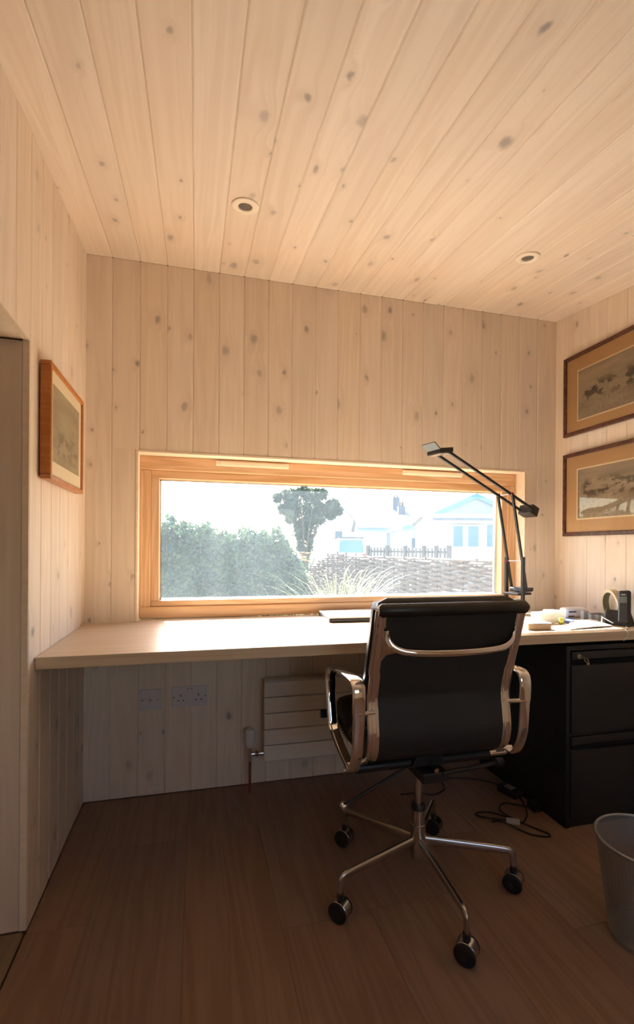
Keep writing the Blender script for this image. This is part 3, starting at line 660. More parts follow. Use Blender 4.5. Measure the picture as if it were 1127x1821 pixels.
# ------------------------------------------------------------------ pictures
def quad_uv(name, p00, p10, p11, p01, m, parent):
    o = MB().add([p00, p10, p11, p01], [(0, 1, 2, 3)]).build(name, m, parent); me = o.data; uvl = me.uv_layers.new(name='uv')
    base = worldloc(parent); P = [Vector(p) - base for p in (p00, p10, p11, p01)]; UV = [(0, 0), (1, 0), (1, 1), (0, 1)]
    for lo in me.loops:
        co = me.vertices[lo.vertex_index].co; k = min(range(4), key=lambda i: (P[i] - co).length); uvl.data[lo.index].uv = UV[k]
    return o
def picture(label, cat, wallx, nx, ya, yb, z0, z1, fwid, dep, fmat, mount, pr, sheet, bev, first):
    """hangs on the wall plane x = wallx facing nx; ya nearer the window, yb nearer the room"""
    t = thing('framed_picture', label, cat, (wallx, (ya + yb) / 2, (z0 + z1) / 2), first)
    x0, x1 = wallx + nx * .004, wallx + nx * dep
    def bx(y0, y1, za, zb, a=x0, b_=x1): return MB().box(min(a, b_), max(a, b_), min(y0, y1), max(y0, y1), za, zb)
    for nm, q in (('frame_rail', (ya, yb, z1 - fwid, z1)), ('frame_rail', (ya, yb, z0, z0 + fwid)), ('frame_stile', (ya, ya - fwid, z0 + fwid, z1 - fwid)), ('frame_stile', (yb, yb + fwid, z0 + fwid, z1 - fwid))):
        bx(*q).build(nm, fmat, t, bevel=.003)
    xm = wallx + nx * (dep - .008)
    bx(ya - fwid, yb + fwid, z0 + fwid, z1 - fwid, x0, xm).build('mount', mount, t)
    sy0, sy1, sz0, sz1 = sheet
    bv = MB()
    for q in ((sy0 + .007, sy1 - .007, sz1, sz1 + .007), (sy0 + .007, sy1 - .007, sz0 - .007, sz0), (sy0 + .007, sy0, sz0, sz1), (sy1, sy1 - .007, sz0, sz1)):
        y0, y1, a, b_ = q; bv.box(min(xm, xm + nx * .0008), max(xm, xm + nx * .0008), min(y0, y1), max(y0, y1), a, b_)
    if bev: bv.build('mount_bevel', bev, t)
    xs = xm + nx * .0006
    if nx > 0: quad_uv('print', (xs, sy1, sz0), (xs, sy0, sz0), (xs, sy0, sz1), (xs, sy1, sz1), pr, t)
    else: quad_uv('print', (xs, sy0, sz0), (xs, sy1, sz0), (xs, sy1, sz1), (xs, sy0, sz1), pr, t)
    xg = wallx + nx * (dep - .004); e = .001
    MB().add([(xg, ya - fwid + e, z0 + fwid - e), (xg, yb + fwid - e, z0 + fwid - e), (xg, yb + fwid - e, z1 - fwid + e), (xg, ya - fwid + e, z1 - fwid + e)], [(0, 1, 2, 3)]).build('glass', pic_glass if nx < 0 else low_glass, t)
picture('pale print in a deep reddish wood frame on the left wall', 'picture', 0, 1, -.190, -.606, 1.253, 1.598, .014, .034, pic_wood, mat_cream, print_c, (-.232, -.560, 1.312, 1.545), None, None)
picture('upper sepia print in a dark frame with tan mount on the right wall', 'picture', W, -1, -.075, -.70, 1.629, 2.031, .019, .022, dark_wood, mat_tan, print_a, (-.168, -.607, 1.700, 1.940), bevel_cream, 'dark framed prints on the right wall')
picture('lower sepia print in a dark frame reflecting the window on the right wall', 'picture', W, -1, -.075, -.70, 1.1255, 1.541, .019, .022, dark_wood, mat_tan, print_b, (-.168, -.607, 1.212, 1.452), bevel_cream, 'dark framed prints on the right wall')

# ------------------------------------------------------------------ things on the desk
DT = .7405
lt = thing('laptop', 'closed silver laptop with a black edge lying on the desk left of the chair', 'laptop', (1.16, -.09, DT))
a = R(-3); lx, ly = Vector((math.cos(a), math.sin(a), 0)), Vector((-math.sin(a), math.cos(a), 0)); lc = Vector((1.165, -.085, DT))
MB().obox(lc + Vector((0, 0, .008)), lx * .165, ly * .112, (0, 0, .0075)).build('laptop_base', dark_edge, lt, bevel=.003)
MB().obox(lc + Vector((0, 0, .0195)), lx * .165, ly * .112, (0, 0, .0038)).build('laptop_lid', silver, lt, bevel=.003)
MB().cyl(lc + lx * -.12 + ly * .112 + Vector((0, 0, .013)), lc + lx * .12 + ly * .112 + Vector((0, 0, .013)), .006, n=12).build('hinge', silver, lt, smooth=40)
for i, (x, y, sx, sy, h, rz, mat, nm, lab, cat) in enumerate([
    (1.762, -.500, .052, .034, .026, -4, cream_card, 'notepad', 'thick cream notepad block near the front edge of the desk', 'notepad'),
    (1.905, -.372, .038, .028, .044, 8, cloth_white, 'paper_box', 'small white box, left of the two beside the lamp', 'box'),
    (1.985, -.350, .036, .028, .048, -6, cloth_white, 'paper_box', 'small white box, right of the two beside the lamp', 'box'),
    (2.150, -.345, .013, .010, .042, 0, grey_card, 'card_box', 'narrow grey card box beside the telephone', 'box')]):
    t = thing(nm, lab, cat, (x, y, DT)); a = R(rz); ex, ey = Vector((math.cos(a), math.sin(a), 0)), Vector((-math.sin(a), math.cos(a), 0)); c = Vector((x, y, DT))
    if nm == 'notepad':
        MB().obox(c + Vector((0, 0, h * .45)), ex * sx, ey * sy, (0, 0, h * .45)).build('page_block', cream_card, t, bevel=.004)
        MB().obox(c + Vector((0, 0, h * .95)), ex * sx, ey * sy, (0, 0, h * .05)).build('top_sheet', paper, t, bevel=.001)
    else:
        MB().obox(c + Vector((0, 0, h * .40)), ex * sx, ey * sy, (0, 0, h * .40)).build('carton', mat, t, bevel=.002)
        MB().obox(c + Vector((0, 0, h * .90)), ex * (sx + .001), ey * (sy + .001), (0, 0, h * .10)).build('carton_lid', mat, t, bevel=.002)
t = thing('tape_roll', 'little yellow-green tape roll in front of the white boxes', 'tape', (1.951, -.425, DT))
tx = Vector((.94, -.34, 0)).normalized()
MB().lathe([(.008, -.007), (.0135, -.007), (.0135, .007), (.008, .007), (.008, -.007)], (1.951, -.425, DT + .0137), 20, tx).build('tape', green_plastic, t, smooth=40)
MB().lathe([(.006, -.0075), (.008, -.0075), (.008, .0075), (.006, .0075), (.006, -.0075)], (1.951, -.425, DT + .0137), 20, tx).build('core', cream_plastic, t, smooth=40)
def sheet(name, lab, cat, mat, pts, z, th):
    mb = MB().prism([(x, y, z) for x, y in pts], (0, 0, th)); c = (sum(p[0] for p in pts) / len(pts), sum(p[1] for p in pts) / len(pts), z)
    return tag(mb.build(name, mat, None, off=c), lab, cat)
sheet('blue_folder', 'blue card folder lying under the loose white papers', 'folder', blue_paper, [(2.035, -.255), (2.085, -.255), (2.150, -.440), (1.985, -.465)], DT, .002)
for i, (p, lab) in enumerate([
    ([(1.865, -.568), (2.090, -.520), (2.150, -.385), (2.010, -.410)], 'loose white sheet, lowest of the papers at the desk front'),
    ([(1.90, -.556), (2.105, -.535), (2.165, -.390), (2.025, -.40)], 'loose white sheet, middle of the papers at the desk front'),
    ([(1.93, -.545), (2.10, -.525), (2.150, -.380), (2.04, -.40)], 'loose white sheet, topmost of the papers at the desk front')]):
    sheet('paper_sheet', lab, 'paper', paper, p, DT + .0025 + .0022 * i, .0018)['group'] = 'loose papers on the desk'
wt = thing('desk_organiser', 'rounded white organiser with black slots against the right wall', 'organiser', (2.165, -.262, DT))
MB().box(2.105, 2.225, -.285, -.235, DT, DT + .046).build('shell', paper, wt, bevel=.012)
MB().box(2.120, 2.160, -.2862, -.284, DT + .026, DT + .031).build('slot', black_plastic, wt); MB().box(2.118, 2.150, -.2862, -.284, DT + .006, DT + .011).build('slot', black_plastic, wt)
pt = thing('pen_tray', 'low grey clear plastic tray behind the telephone', 'tray', (2.222, -.345, DT))
tp = MB().box(2.180, 2.262, -.390, -.315, DT, DT + .003).build('tray_base', grey_card, pt)
for k, q in enumerate(((2.180, 2.183, -.390, -.315), (2.259, 2.262, -.390, -.315), (2.183, 2.259, -.390, -.387), (2.183, 2.259, -.318, -.315))): MB().box(*q, DT + .003, DT + .026).build('tray_side', silver, pt)
# standing wooden ring by the wall
rg = thing('wooden_ring', 'pale wooden ring standing on edge against the right wall', 'ring', (2.262, -.415, DT))
rc = Vector((2.245, -.405, DT + .0712)); rax = Vector((.93, -.30, .10)).normalized()
MB().lathe([(.058, -.014), (.0705, -.014), (.0705, .014), (.058, .014), (.058, -.014)], rc, 48, rax).build('ring_body', ring_wood, rg, smooth=40)
MB().lathe([(.0578, -.0135), (.0572, -.0135), (.0572, .0135), (.0578, .0135)], rc, 48, rax).build('ring_lining', ring_in, rg, smooth=40)
# cordless telephone in its stand
ph = thing('telephone', 'black cordless telephone standing in its charging cradle at the right end of the desk', 'telephone', (2.180, -.500, DT))
pc = Vector((2.180, -.500, DT)); toc = (Vector((.4421, -2.1369, 0)) - Vector((pc.x, pc.y, 0))).normalized(); pd = (toc + Vector((-.55, .2, 0))).normalized(); ps = Vector((-pd.y, pd.x, 0))
if ps.dot(rt) < 0: ps = -ps
def pp(s, dd, z): return pc + ps * s + pd * dd + Vector((0, 0, z))
base = MB().prism([pp(-.042, .030, 0), pp(-.042, -.035, 0), pp(-.060, -.038, .056), pp(-.064, -.022, .060), pp(-.056, .012, .026), pp(-.050, .030, .014)], ps * .090).build('cradle', black_plastic, ph, bevel=.004)
MB().prism([pp(-.0445, .030, .003), pp(-.0445, -.030, .003), pp(-.0625, -.036, .055), pp(-.0645, -.024, .058), pp(-.0575, .010, .028)], ps * .003).build('cradle_side', phone_blue, base, bevel=.001)
hz = (Vector((0, 0, 1)) - pd * .30 - ps * .12).normalized(); hy = (pd + Vector((0, 0, .30))).normalized(); hx = hy.cross(hz).normalized(); hx = hx if hx.dot(ps) > 0 else -hx
hc = pp(.018, -.004, .078)
hs = MB().obox(hc, hx * .0235, hy * .011, hz * .070).build('handset', black_plastic, ph, bevel=.008)
MB().obox(hc + hz * .028 + hy * .0113, hx * .014, hy * .0004, hz * .014).build('screen', screen_grey, hs)
MB().obox(hc + hz * .050 + hy * .0113, hx * .008, hy * .0004, hz * .0018).build('earpiece', silver, hs)
for i in range(4):
    for j in range(3): MB().obox(hc + hz * (.0 - .012 * i) + hx * (.0105 * (j - 1)) + hy * .0113, hx * .0038, hy * .0006, hz * .0038).build('button', black_metal, hs, bevel=.0005)
tri = tag(MB().tube([(2.085, -.505, DT + .012), (2.110, -.480, DT + .034), (2.128, -.520, DT + .012)], .0022, 8).build('wire_clip', white_plastic, None, smooth=40, off=(2.107, -.5, DT)), 'bent white plastic clip between the papers and the telephone', 'clip')
wc = MB().tube(smoothpath([(2.150, -.560, DT + .003), (2.125, -.590, DT + .003), (2.085, -.618, DT + .003), (2.078, -.634, DT - .002), (2.074, -.637, DT - .018), (2.058, -.634, DT - .036)], 6), .0022, 8)
tag(wc.build('telephone_wire', white_plastic, None, smooth=60, off=(2.09, -.6, DT)), 'thin pale wire hanging over the front edge of the desk', 'wire')

# ------------------------------------------------------------------ cable tangle and adapter on the floor
pw = thing('power_adapter', 'black power adapter with trailing cable beside the filing cabinet', 'adapter', (1.768, -.350, 0))
MB().obox((1.762, -.350, .016), Vector((.012, -.045, 0)), Vector((.026, .007, 0)), (0, 0, .015)).build('adapter_body', black_plastic, pw, bevel=.004)
MB().obox((1.762, -.350, .0315), Vector((.005, -.02, 0)), Vector((.016, .004, 0)), (0, 0, .0004)).build('rating_label', grey_card, pw)
z = .0048
MB().tube(smoothpath([(1.30, -.25, z), (1.383, -.257, z), (1.435, -.284, z), (1.506, -.252, z), (1.532, -.180, z), (1.583, -.166, z), (1.700, -.210, z), (1.752, -.262, z), (1.752, -.306, .012)], 6), .0034, 8).build('supply_cable', cable_black, pw, smooth=60)
MB().tube(smoothpath([(1.775, -.394, .012), (1.768, -.43, z), (1.726, -.509, z), (1.665, -.556, z), (1.640, -.53, z + .007), (1.640, -.455, z), (1.677, -.417, z), (1.712, -.425, z), (1.745, -.470, .014), (1.782, -.488, z), (1.798, -.47, z)], 6), .0034, 8).build('output_cable', cable_black, pw, smooth=60)
MB().tube(smoothpath([(1.655, -.556, z + .007), (1.560, -.505, z + .004), (1.525, -.468, z), (1.550, -.452, z), (1.600, -.470, z), (1.640, -.540, .013), (1.690, -.598, z), (1.716, -.640, z), (1.700, -.655, z), (1.645, -.622, z), (1.590, -.545, .012), (1.560, -.52, z)], 6), .0034, 8).build('cable_loop', cable_black, pw, smooth=60)
MB().obox((1.634, -.545, .0095), Vector((.021, -.013, 0)), Vector((.004, .0065, 0)), (0, 0, .0085)).build('cable_tie', white_plastic, pw, bevel=.002)
pl = thing('plug', 'small black plug lying against the cabinet foot', 'plug', (1.782, -.478, 0))
MB().box(1.762, 1.802, -.505, -.458, .0005, .034).build('plug_body', black_plastic, pl, bevel=.006)
for dx in (0, .012, .024): MB().box(1.769 + dx, 1.773 + dx, -.515, -.505, .014, .019).build('plug_pin', brass, pl)

# ------------------------------------------------------------------ waste bin
BC, BR0, BR1, BH = Vector((1.645, -1.105, 0)), .095, .130, .265
bn = thing('waste_bin', 'grey wire mesh waste paper bin at the right edge', 'bin', BC)
n, k = 72, 12; mb = MB()
mb.v = [(BC.x + (BR0 + (BR1 - BR0) * j / k) * math.cos(2 * math.pi * i / n), BC.y + (BR0 + (BR1 - BR0) * j / k) * math.sin(2 * math.pi * i / n), .006 + (BH - .006) * j / k) for j in range(k + 1) for i in range(n + 1)]
mb.f = [(j * (n + 1) + i, j * (n + 1) + i + 1, (j + 1) * (n + 1) + i + 1, (j + 1) * (n + 1) + i) for j in range(k) for i in range(n)]
me = bpy.data.meshes.new('mesh_wall'); me.from_pydata([(x - BC.x, y - BC.y, z_) for x, y, z_ in mb.v], [], mb.f); me.materials.append(bin_mat)
uvl = me.uv_layers.new(name='uv')
for lo in me.loops:
    v = lo.vertex_index; uvl.data[lo.index].uv = ((v % (n + 1)) / n * 260, (v // (n + 1)) / k * 95)
me.polygons.foreach_set('use_smooth', [True] * len(me.polygons))
link(bpy.data.objects.new('mesh_wall', me), bn)
MB().tube([(BC.x + BR1 * math.cos(2 * math.pi * i / 64), BC.y + BR1 * math.sin(2 * math.pi * i / 64), BH) for i in range(64)], .0045, 8, closed=True).build('rim', bin_rim, bn, smooth=60)
MB().lathe([(.0001, .0005), (BR0 + .002, .0005), (BR0 + .002, .014), (BR0 - .001, .014), (BR0 - .001, .004), (.0001, .004)], BC, 48).build('bin_base', bin_rim, bn, smooth=40)

# ------------------------------------------------------------------ garden and street outside
GZ = -.42
struct(MB().prism([(-60, -40, GZ - .5), (90, -40, GZ - .5), (90, 110, GZ - .5), (-60, 110, GZ - .5)], (0, 0, .5)).build('ground', ground_mat), 'pale gravel ground outside')
def leaves(n, sample, size, elong=1.6):
    mb = MB(); vs, fs = mb.v, mb.f
    for _ in range(n):
        p, nn = sample(); s = size * random.uniform(.6, 1.3)
        t = Vector((random.gauss(0, 1), random.gauss(0, 1), random.gauss(0, 1))).normalized(); b = (nn + t * .9).normalized().cross(t)
        if b.length < .05: continue
        b.normalize(); k = len(vs)
        vs += [tuple(p - t * s * elong * .5), tuple(p + b * s * .5), tuple(p + t * s * elong * .5), tuple(p - b * s * .5)]; fs.append((k, k + 1, k + 2, k + 3))
    return mb
def raw(mb, name, m, parent):
    base = worldloc(parent); me = bpy.data.meshes.new(name); me.from_pydata([(x - base.x, y - base.y, z - base.z) for x, y, z in mb.v], [], mb.f); me.materials.append(m)
    return link(bpy.data.objects.new(name, me), parent)
# clipped hedge
hg = thing('hedge', 'dense dark green clipped hedge outside the left half of the window', 'hedge', (-.8, 5.5, GZ))
def htop(x): return (1.40 - .095 * (x + .1) + .05 * math.sin(5.1 * x) + .04 * math.sin(11.3 * x + 1) + .03 * math.sin(23 * x)) * (1 if x < 1.6 else max(.35, 1 - .55 * ((x - 1.6) / .62) ** 2))
def hsample():
    x = random.uniform(-4.2, 2.22); a = random.uniform(-.15, math.pi * .62); zt = htop(x); hgt = zt - GZ
    if random.random() < .45: y, z, nn = 5.0 - .06 * math.sin(7 * x) - .05 * random.random(), GZ + random.uniform(.1, 1) * (hgt - .12), Vector((0, -1, .2))
    else: y, z, nn = 5.35 - .37 * math.cos(a) + random.uniform(-.05, .05), zt - .22 + .22 * math.sin(max(a, 0)), Vector((0, -math.cos(a), math.sin(a)))
    if x > 2.0: y += random.uniform(0, .3)
    return Vector((x + random.gauss(0, .015), y + random.gauss(0, .03), z + random.gauss(0, .03))), nn
fo = raw(leaves(15000, hsample, .058), 'foliage', hedge_leaf, hg); fo['kind'] = 'stuff'
mb = MB()
xs = [-4.2 + .2 * i for i in range(32)]; ring = []
for x in xs:
    zt = htop(x) - .06; ring.append([(x, 5.05, GZ), (x, 5.03, zt - .2), (x, 5.2, zt - .03), (x, 5.5, zt - .03), (x, 5.7, zt - .2), (x, 5.75, GZ)])
vs = [p for r_ in ring for p in r_]; fs = [(i * 6 + j, i * 6 + j + 1, (i + 1) * 6 + j + 1, (i + 1) * 6 + j) for i in range(len(xs) - 1) for j in range(5)] + [tuple(range(6)), tuple(range((len(xs) - 1) * 6, len(xs) * 6))]
mb.add(vs, fs).build('inner_growth', hedge_leaf, hg)
# tree
tr = thing('garden_tree', 'spreading multi-stemmed evergreen tree behind the hedge', 'tree', (5.35, 19.3, GZ))
TBLOB = [(-.18, 1.35, .28, .7), (.12, 1.35, .28, .7), (-.3, 1.95, .36, .5), (.25, 1.95, .36, .5), (-.6, 2.5, .42, .4), (0, 2.55, .5, .5), (.55, 2.5, .45, .4), (-1.0, 2.85, .36, .3), (-.5, 3.05, .5, .4), (.2, 3.15, .55, .45), (.85, 2.95, .5, .35), (-1.25, 3.3, .3, .25), (-.75, 3.5, .45, .3), (-.05, 3.65, .5, .25), (.65, 3.55, .5, .3), (1.3, 3.15, .36, .26), (1.55, 2.8, .26, .2), (1.2, 2.6, .28, .22)]
def tsample():
    while True:
        cx_, cz_, rx_, rz_ = random.choice(TBLOB); a = random.uniform(0, 2 * math.pi); e = math.asin(random.uniform(-1, 1)); k = random.random() ** .4
        x = 5.35 + cx_ + rx_ * k * math.cos(e) * math.cos(a); y = 19.3 + rx_ * k * math.cos(e) * math.sin(a); z = cz_ + rz_ * k * math.sin(e)
        if math.sin(x * 6.3 + z * 2) * math.sin(z * 5.1 + y * 3) + 1.1 * random.random() > .1: break
    return Vector((x, y, z)), Vector((math.cos(a), math.sin(a), .3))
fo = raw(leaves(6500, tsample, .115), 'foliage', tree_leaf, tr); fo['kind'] = 'stuff'
for k in range(9):
    a = 2.4 * k; MB().tube(smoothpath([(5.35 + .1 * math.cos(a), 19.3 + .1 * math.sin(a), GZ), (5.35 + .15 * math.cos(a), 19.3 + .15 * math.sin(a), .6), (5.37 + .45 * math.cos(a), 19.3 + .4 * math.sin(a), 1.8), (5.4 + .95 * math.cos(a), 19.3 + .9 * math.sin(a), 3.1)], 4), .05, 6, scale=[1.3 - 1.1 * i / 12 for i in range(13)]).build('stem', bark, tr, smooth=60)
# ornamental grasses: arching blades
def grass(c, n, h, spread, lab):
    t = thing('grass_clump', lab, 'grass', c, 'arching grasses below the window'); mb = MB(); c = Vector(c)
    for _ in range(n):
        a = random.uniform(0, 2 * math.pi); d_ = Vector((math.cos(a), math.sin(a), 0)); hh = h * random.uniform(.7, 1.05); sp_ = spread * random.uniform(.25, 1.1); s_ = Vector((-d_.y, d_.x, 0)) * random.uniform(.003, .0055)
        b0 = c + d_ * random.uniform(0, .07); pts = [b0 + d_ * sp_ * (u ** 1.8) + Vector((0, 0, hh * (1.75 * u - .85 * u * u) if u < 1.01 else 0)) for u in (0, .2, .4, .6, .78, .9, 1)]
        k = len(mb.v); m_ = len(pts)
        for i, p in enumerate(pts): w_ = 1 - .85 * (i / (m_ - 1)) ** 2; mb.v += [tuple(p - s_ * w_), tuple(p + s_ * w_)]
        mb.f += [(k + 2 * i, k + 2 * i + 1, k + 2 * i + 3, k + 2 * i + 2) for i in range(m_ - 1)]
    o = raw(mb, 'blades', grass_leaf, t); o['kind'] = 'stuff'
    MB().lathe([(.0001, 0), (.09, 0), (.06, .06), (.0001, .08)], c, 14).build('crown', bark, t)
grass((1.66, 1.95, GZ), 110, 1.42, .8, 'largest arching green grass clump in front of the woven fence')
grass((2.10, 2.70, GZ), 80, 1.36, .55, 'arching green grass clump behind the largest one, nearer the fence')
grass((1.30, 2.75, GZ), 40, 1.12, .7, 'thin arching grass clump in front of the hedge end')
# orange flowering plant by the hedge end
fp_ = thing('flowering_plant', 'small plant with orange flowers at the end of the hedge', 'plant', (2.42, 6.65, GZ))
def psample():
    a = random.uniform(0, 2 * math.pi); h = random.random(); return Vector((2.42 + .2 * h * math.cos(a), 6.65 + .2 * h * math.sin(a), GZ + 1.28 * h)), Vector((math.cos(a), math.sin(a), .5))
raw(leaves(500, psample, .05), 'foliage', hedge_leaf, fp_)['kind'] = 'stuff'
for k in range(14):
    a = 2.4 * k; q = Vector((2.42 + .02 * k ** .8 * math.cos(a), 6.65 + .02 * k ** .8 * math.sin(a), GZ + 1.30 + .08 * math.sin(k * 1.7)))
    MB().lathe([(.0001, 0), (.012, .012), (.045, .02), (.035, .026), (.0001, .02)], q, 8).build('flower', flower_orange, fp_)
    MB().tube([(2.42, 6.65, GZ + .2), (q.x, q.y, q.z)], .004, 5).build('stalk', hedge_leaf, fp_)
# woven wattle fence
wf = thing('wattle_fence', 'woven brown wattle fence outside the right half of the window', 'fence', (2.9, 2.9, GZ))
fp = smoothpath([(2.10, 4.78, 0), (2.20, 4.62, 0), (2.52, 4.02, 0), (2.85, 3.05, 0), (3.17, 1.85, 0), (3.42, 1.0, 0), (3.60, .5, 0)], 40)
acc = [0]
for p, q in zip(fp[:-1], fp[1:]): acc.append(acc[-1] + (q - p).length)
Ltot = acc[-1]
def along(s_):
    s_ = min(max(s_, 0), Ltot - 1e-4); i = max(k for k in range(len(acc)) if acc[k] <= s_); i = min(i, len(fp) - 2)
    u = (s_ - acc[i]) / (acc[i + 1] - acc[i]); p = fp[i].lerp(fp[i + 1], u); t = (fp[i + 1] - fp[i]).normalized(); return p, Vector((-t.y, t.x, 0))
SS = .185; ns = int(Ltot / SS)
def ftop(s_): return min(.985, .80 + .45 * s_) if s_ < .5 else .985 - .012 * s_ + .012 * math.sin(4 * s_)
for k in range(ns + 1):
    p, nn = along(k * SS); MB().cyl((p.x, p.y, GZ), (p.x + random.gauss(0, .004), p.y, ftop(k * SS) + random.uniform(.0, .03)), .014, .012, n=7).build('stake', stake_mat, wf, smooth=60)
z = GZ + .03; row = 0
while z < 1.0:
    r_ = random.uniform(.012, .0175); pts, scl = [], []; ph_ = row % 2
    m_ = ns * 4
    for i in range(m_ + 1):
        s_ = i / 4 * SS
        if z > ftop(s_) - .01: continue
        p, nn = along(s_); off = math.cos(math.pi * (i / 4 + ph_)) * .022
        pts.append(p + nn * off + Vector((0, 0, z + random.gauss(0, .0035)))); scl.append(random.uniform(.75, 1.25))
    if len(pts) > 4: MB().tube(pts, r_, 5, scale=scl).build('rod', wattle_mat, wf, smooth=70)
    z += r_ * 1.75; row += 1
# picket railing further off
pf = thing('picket_fence', 'dark timber picket railing in front of the bungalow', 'fence', (5.8, 10.5, GZ))
A, B_ = Vector((5.45, 11.32, 0)), Vector((6.62, 8.66, 0)); n_ = 22; dv = (B_ - A).normalized(); dn_ = Vector((-dv.y, dv.x, 0))
for k in range(n_ + 1):
    p = A.lerp(B_, k / n_)
    if k in (0, 6, 11, 16, 19, 22): MB().obox((p.x, p.y, (GZ + 1.15) / 2), dv * .045, dn_ * .045, (0, 0, (1.15 - GZ) / 2)).build('post', rail_wood, pf)
    else: MB().obox((p.x, p.y, (GZ + .08 + 1.09) / 2), dv * .024, dn_ * .011, (0, 0, (1.09 - GZ - .08) / 2)).build('picket', rail_wood, pf)
for zz in (.0, .98): MB().obox((A + B_) / 2 + Vector((0, 0, zz)) + dn_ * .025, (B_ - A) / 2, dn_ * .014, (0, 0, .03)).build('rail', rail_wood, pf)

# houses: local frame x right, y away from the viewer
def house(lab, P, w, dep, ze, zr, gable, wall_m, roof_m, wins=(), verge=None, over=.25, chim=None):
    P = Vector((P[0], P[1], GZ)); t = thing('house', lab, 'house', P)
    def q(x, y, z): v = P + rt * x + fw * y; return Vector((v.x, v.y, z))
    if gable:
        MB().prism([q(0, 0, GZ), q(w, 0, GZ), q(w, 0, ze), q(w / 2, 0, zr), q(0, 0, ze)], fw * dep).build('walls', wall_m, t)
        sl = (zr - ze) / (w / 2)
        for s_ in (0, 1):
            e0 = q(-over, -over, ze - over * sl) if s_ == 0 else q(w + over, -over, ze - over * sl); r0 = q(w / 2, -over, zr)
            rf = MB().prism([e0, r0, r0 + Vector((0, 0, .12)), e0 + Vector((0, 0, .12))], fw * (dep + 2 * over)).build('roof_slope', roof_m, t)
            if verge: MB().prism([e0 - fw * .03 - Vector((0, 0, .12)), r0 - fw * .03 - Vector((0, 0, .12)), r0 - fw * .03 + Vector((0, 0, .1)), e0 - fw * .03 + Vector((0, 0, .1))], fw * .03).build('verge_board', verge, rf)
    else:
        MB().prism([q(0, 0, GZ), q(0, dep, GZ), q(0, dep, ze), q(0, dep / 2, zr), q(0, 0, ze)], rt * w).build('walls', wall_m, t)
        sl = (zr - ze) / (dep / 2)
        for s_ in (0, 1):
            e0 = q(-over, -over, ze - over * sl) if s_ == 0 else q(-over, dep + over, ze - over * sl); r0 = q(-over, dep / 2, zr)
            rf = MB().prism([e0, r0, r0 + Vector((0, 0, .12)), e0 + Vector((0, 0, .12))], rt * (w + 2 * over)).build('roof_slope', roof_m, t)
            if verge and s_ == 0: MB().prism([e0 - Vector((0, 0, .1)), e0 - fw * .06 - Vector((0, 0, .1)), e0 - fw * .06, e0], rt * (w + 2 * over)).build('gutter', verge, rf)
    for x, z0, ww, hh, m_ in wins:
        f = MB().prism([q(x, -.05, z0), q(x + ww, -.05, z0), q(x + ww, -.05, z0 + hh), q(x, -.05, z0 + hh)], fw * .05).build('window', render_white, t)
        MB().prism([q(x + .07, -.06, z0 + .07), q(x + ww - .07, -.06, z0 + .07), q(x + ww - .07, -.06, z0 + hh - .07), q(x + .07, -.06, z0 + hh - .07)], fw * .01).build('pane', m_, f)
    for cx_, cy_, z0, z1, cw in (chim or ()):
        c = MB().prism([q(cx_, cy_, z0), q(cx_ + cw, cy_, z0), q(cx_ + cw, cy_ + cw, z0), q(cx_, cy_ + cw, z0)], (0, 0, z1 - z0)).build('chimney', slate, t)
        for k in (.3, .7): pc_ = q(cx_ + cw * k, cy_ + cw / 2, z1); MB().cyl(pc_, pc_ + Vector((0, 0, .35)), .1, .08, n=10).build('chimney_pot', stake_mat, c, smooth=40)
house('white house with a steep gable behind the van', (10.18, 34.6), 2.75, 7, 3.2, 4.5, True, render_white, tile_pale, [(1.0, 1.6, .7, .9, win_dark)], None, .15)
house('long house with a dark slate roof farthest back', (15.6, 47.6), 8.5, 8, 4.0, 6.0, False, render_white, slate, [(1.2, 1.5, 1.2, 1.2, win_dark), (4.2, 1.5, 1.2, 1.2, win_dark)], None, .3, [(6.3, 3, 5.4, 7.0, .8)])
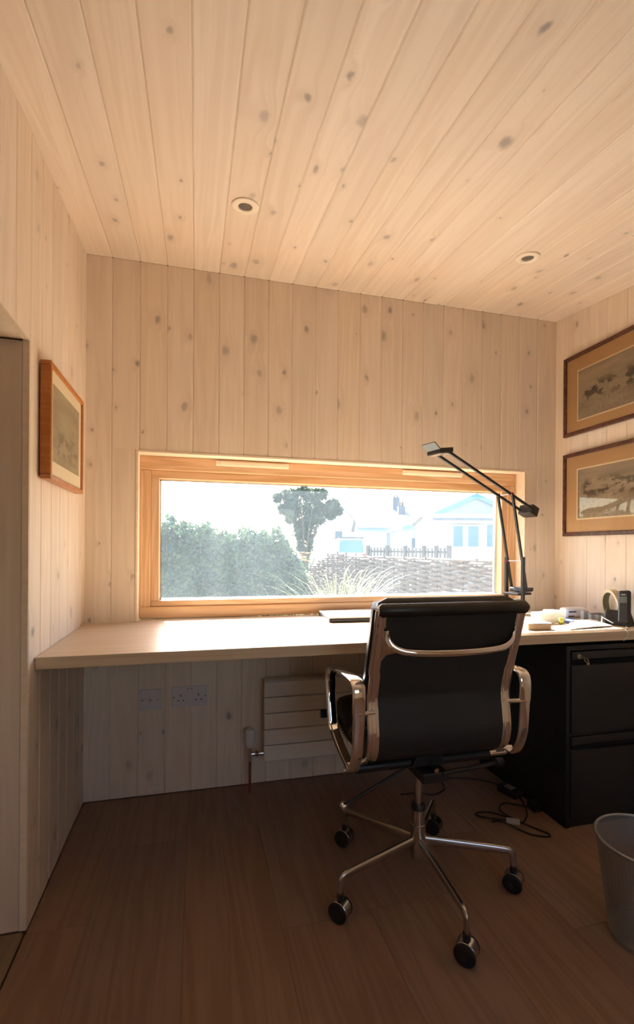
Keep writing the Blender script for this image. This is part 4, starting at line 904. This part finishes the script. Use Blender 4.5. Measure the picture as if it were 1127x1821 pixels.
house('white bungalow with a long low roof behind the picket railing', (11.13, 28.17), 5.2, 5.0, 2.44, 3.4, False, house_cream, tile_pale, [(1.72, .95, .52, 1.25, win_dark), (2.28, .95, .62, 1.25, win_dark)], blue_paint, .2, [(3.1, 3.1, 3.0, 4.2, .5)])
house('pale gabled house with a blue verge board', (10.71, 20.05), 7.0, 5, 2.15, 3.75, True, house_cream, tile_pale, [(.22, 1.05, .32, .62, win_dark), (.72, 1.05, .32, .62, win_dark)], blue_paint, .2)
house('pale single-storey house wing with wide windows at the right', (9.75, 15.15), 6.0, 4.0, 2.22, 2.50, False, render_white, tile_pale, [(.62, 1.1, .5, .95, van_glass), (1.2, 1.1, .55, .95, van_glass), (1.95, 1.1, .9, 1.0, van_glass), (2.9, 1.1, .9, 1.0, van_glass)], render_white, .2)
# parked van, seen from behind
vn = thing('parked_van', 'white van parked with its blue rear window facing the garden', 'van', (9.0, 24.6, GZ))
VP = Vector((8.17, 23.76, GZ))
def vq(x, y, z): v = VP + rt * x + fw * y; return Vector((v.x, v.y, GZ + z))
MB().prism([vq(0, 0, .35), vq(1.69, 0, .35), vq(1.69, 0, 1.25), vq(1.60, .12, 2.02), vq(1.50, .16, 2.10), vq(.19, .16, 2.10), vq(.09, .12, 2.02), vq(0, 0, 1.25)], fw * 3.9).build('body', van_white, vn, bevel=.05)
MB().prism([vq(.15, .02, 1.26), vq(1.54, .02, 1.26), vq(1.47, .09, 1.95), vq(.22, .09, 1.95)], -fw * .02).build('rear_window', van_glass, vn)
MB().prism([vq(.14, .02, 2.06), vq(1.55, .02, 2.06), vq(1.55, .02, 2.13), vq(.14, .02, 2.13)], fw * .3).build('spoiler', slate, vn)
MB().prism([vq(.0, -.06, .38), vq(1.69, -.06, .38), vq(1.69, -.06, .60), vq(.0, -.06, .60)], fw * .08).build('bumper', stake_mat, vn)
for x in (.03, 1.50): MB().prism([vq(x, -.01, .72), vq(x + .16, -.01, .72), vq(x + .16, -.01, 1.18), vq(x, -.01, 1.18)], fw * .02).build('tail_light', tail_red, vn)
for x in (.0, 1.49):
    for y in (.75, 3.1): MB().cyl(vq(x, y, .33), vq(x + .2, y, .33), .33, n=20).build('wheel', wheel_black, vn, smooth=40)
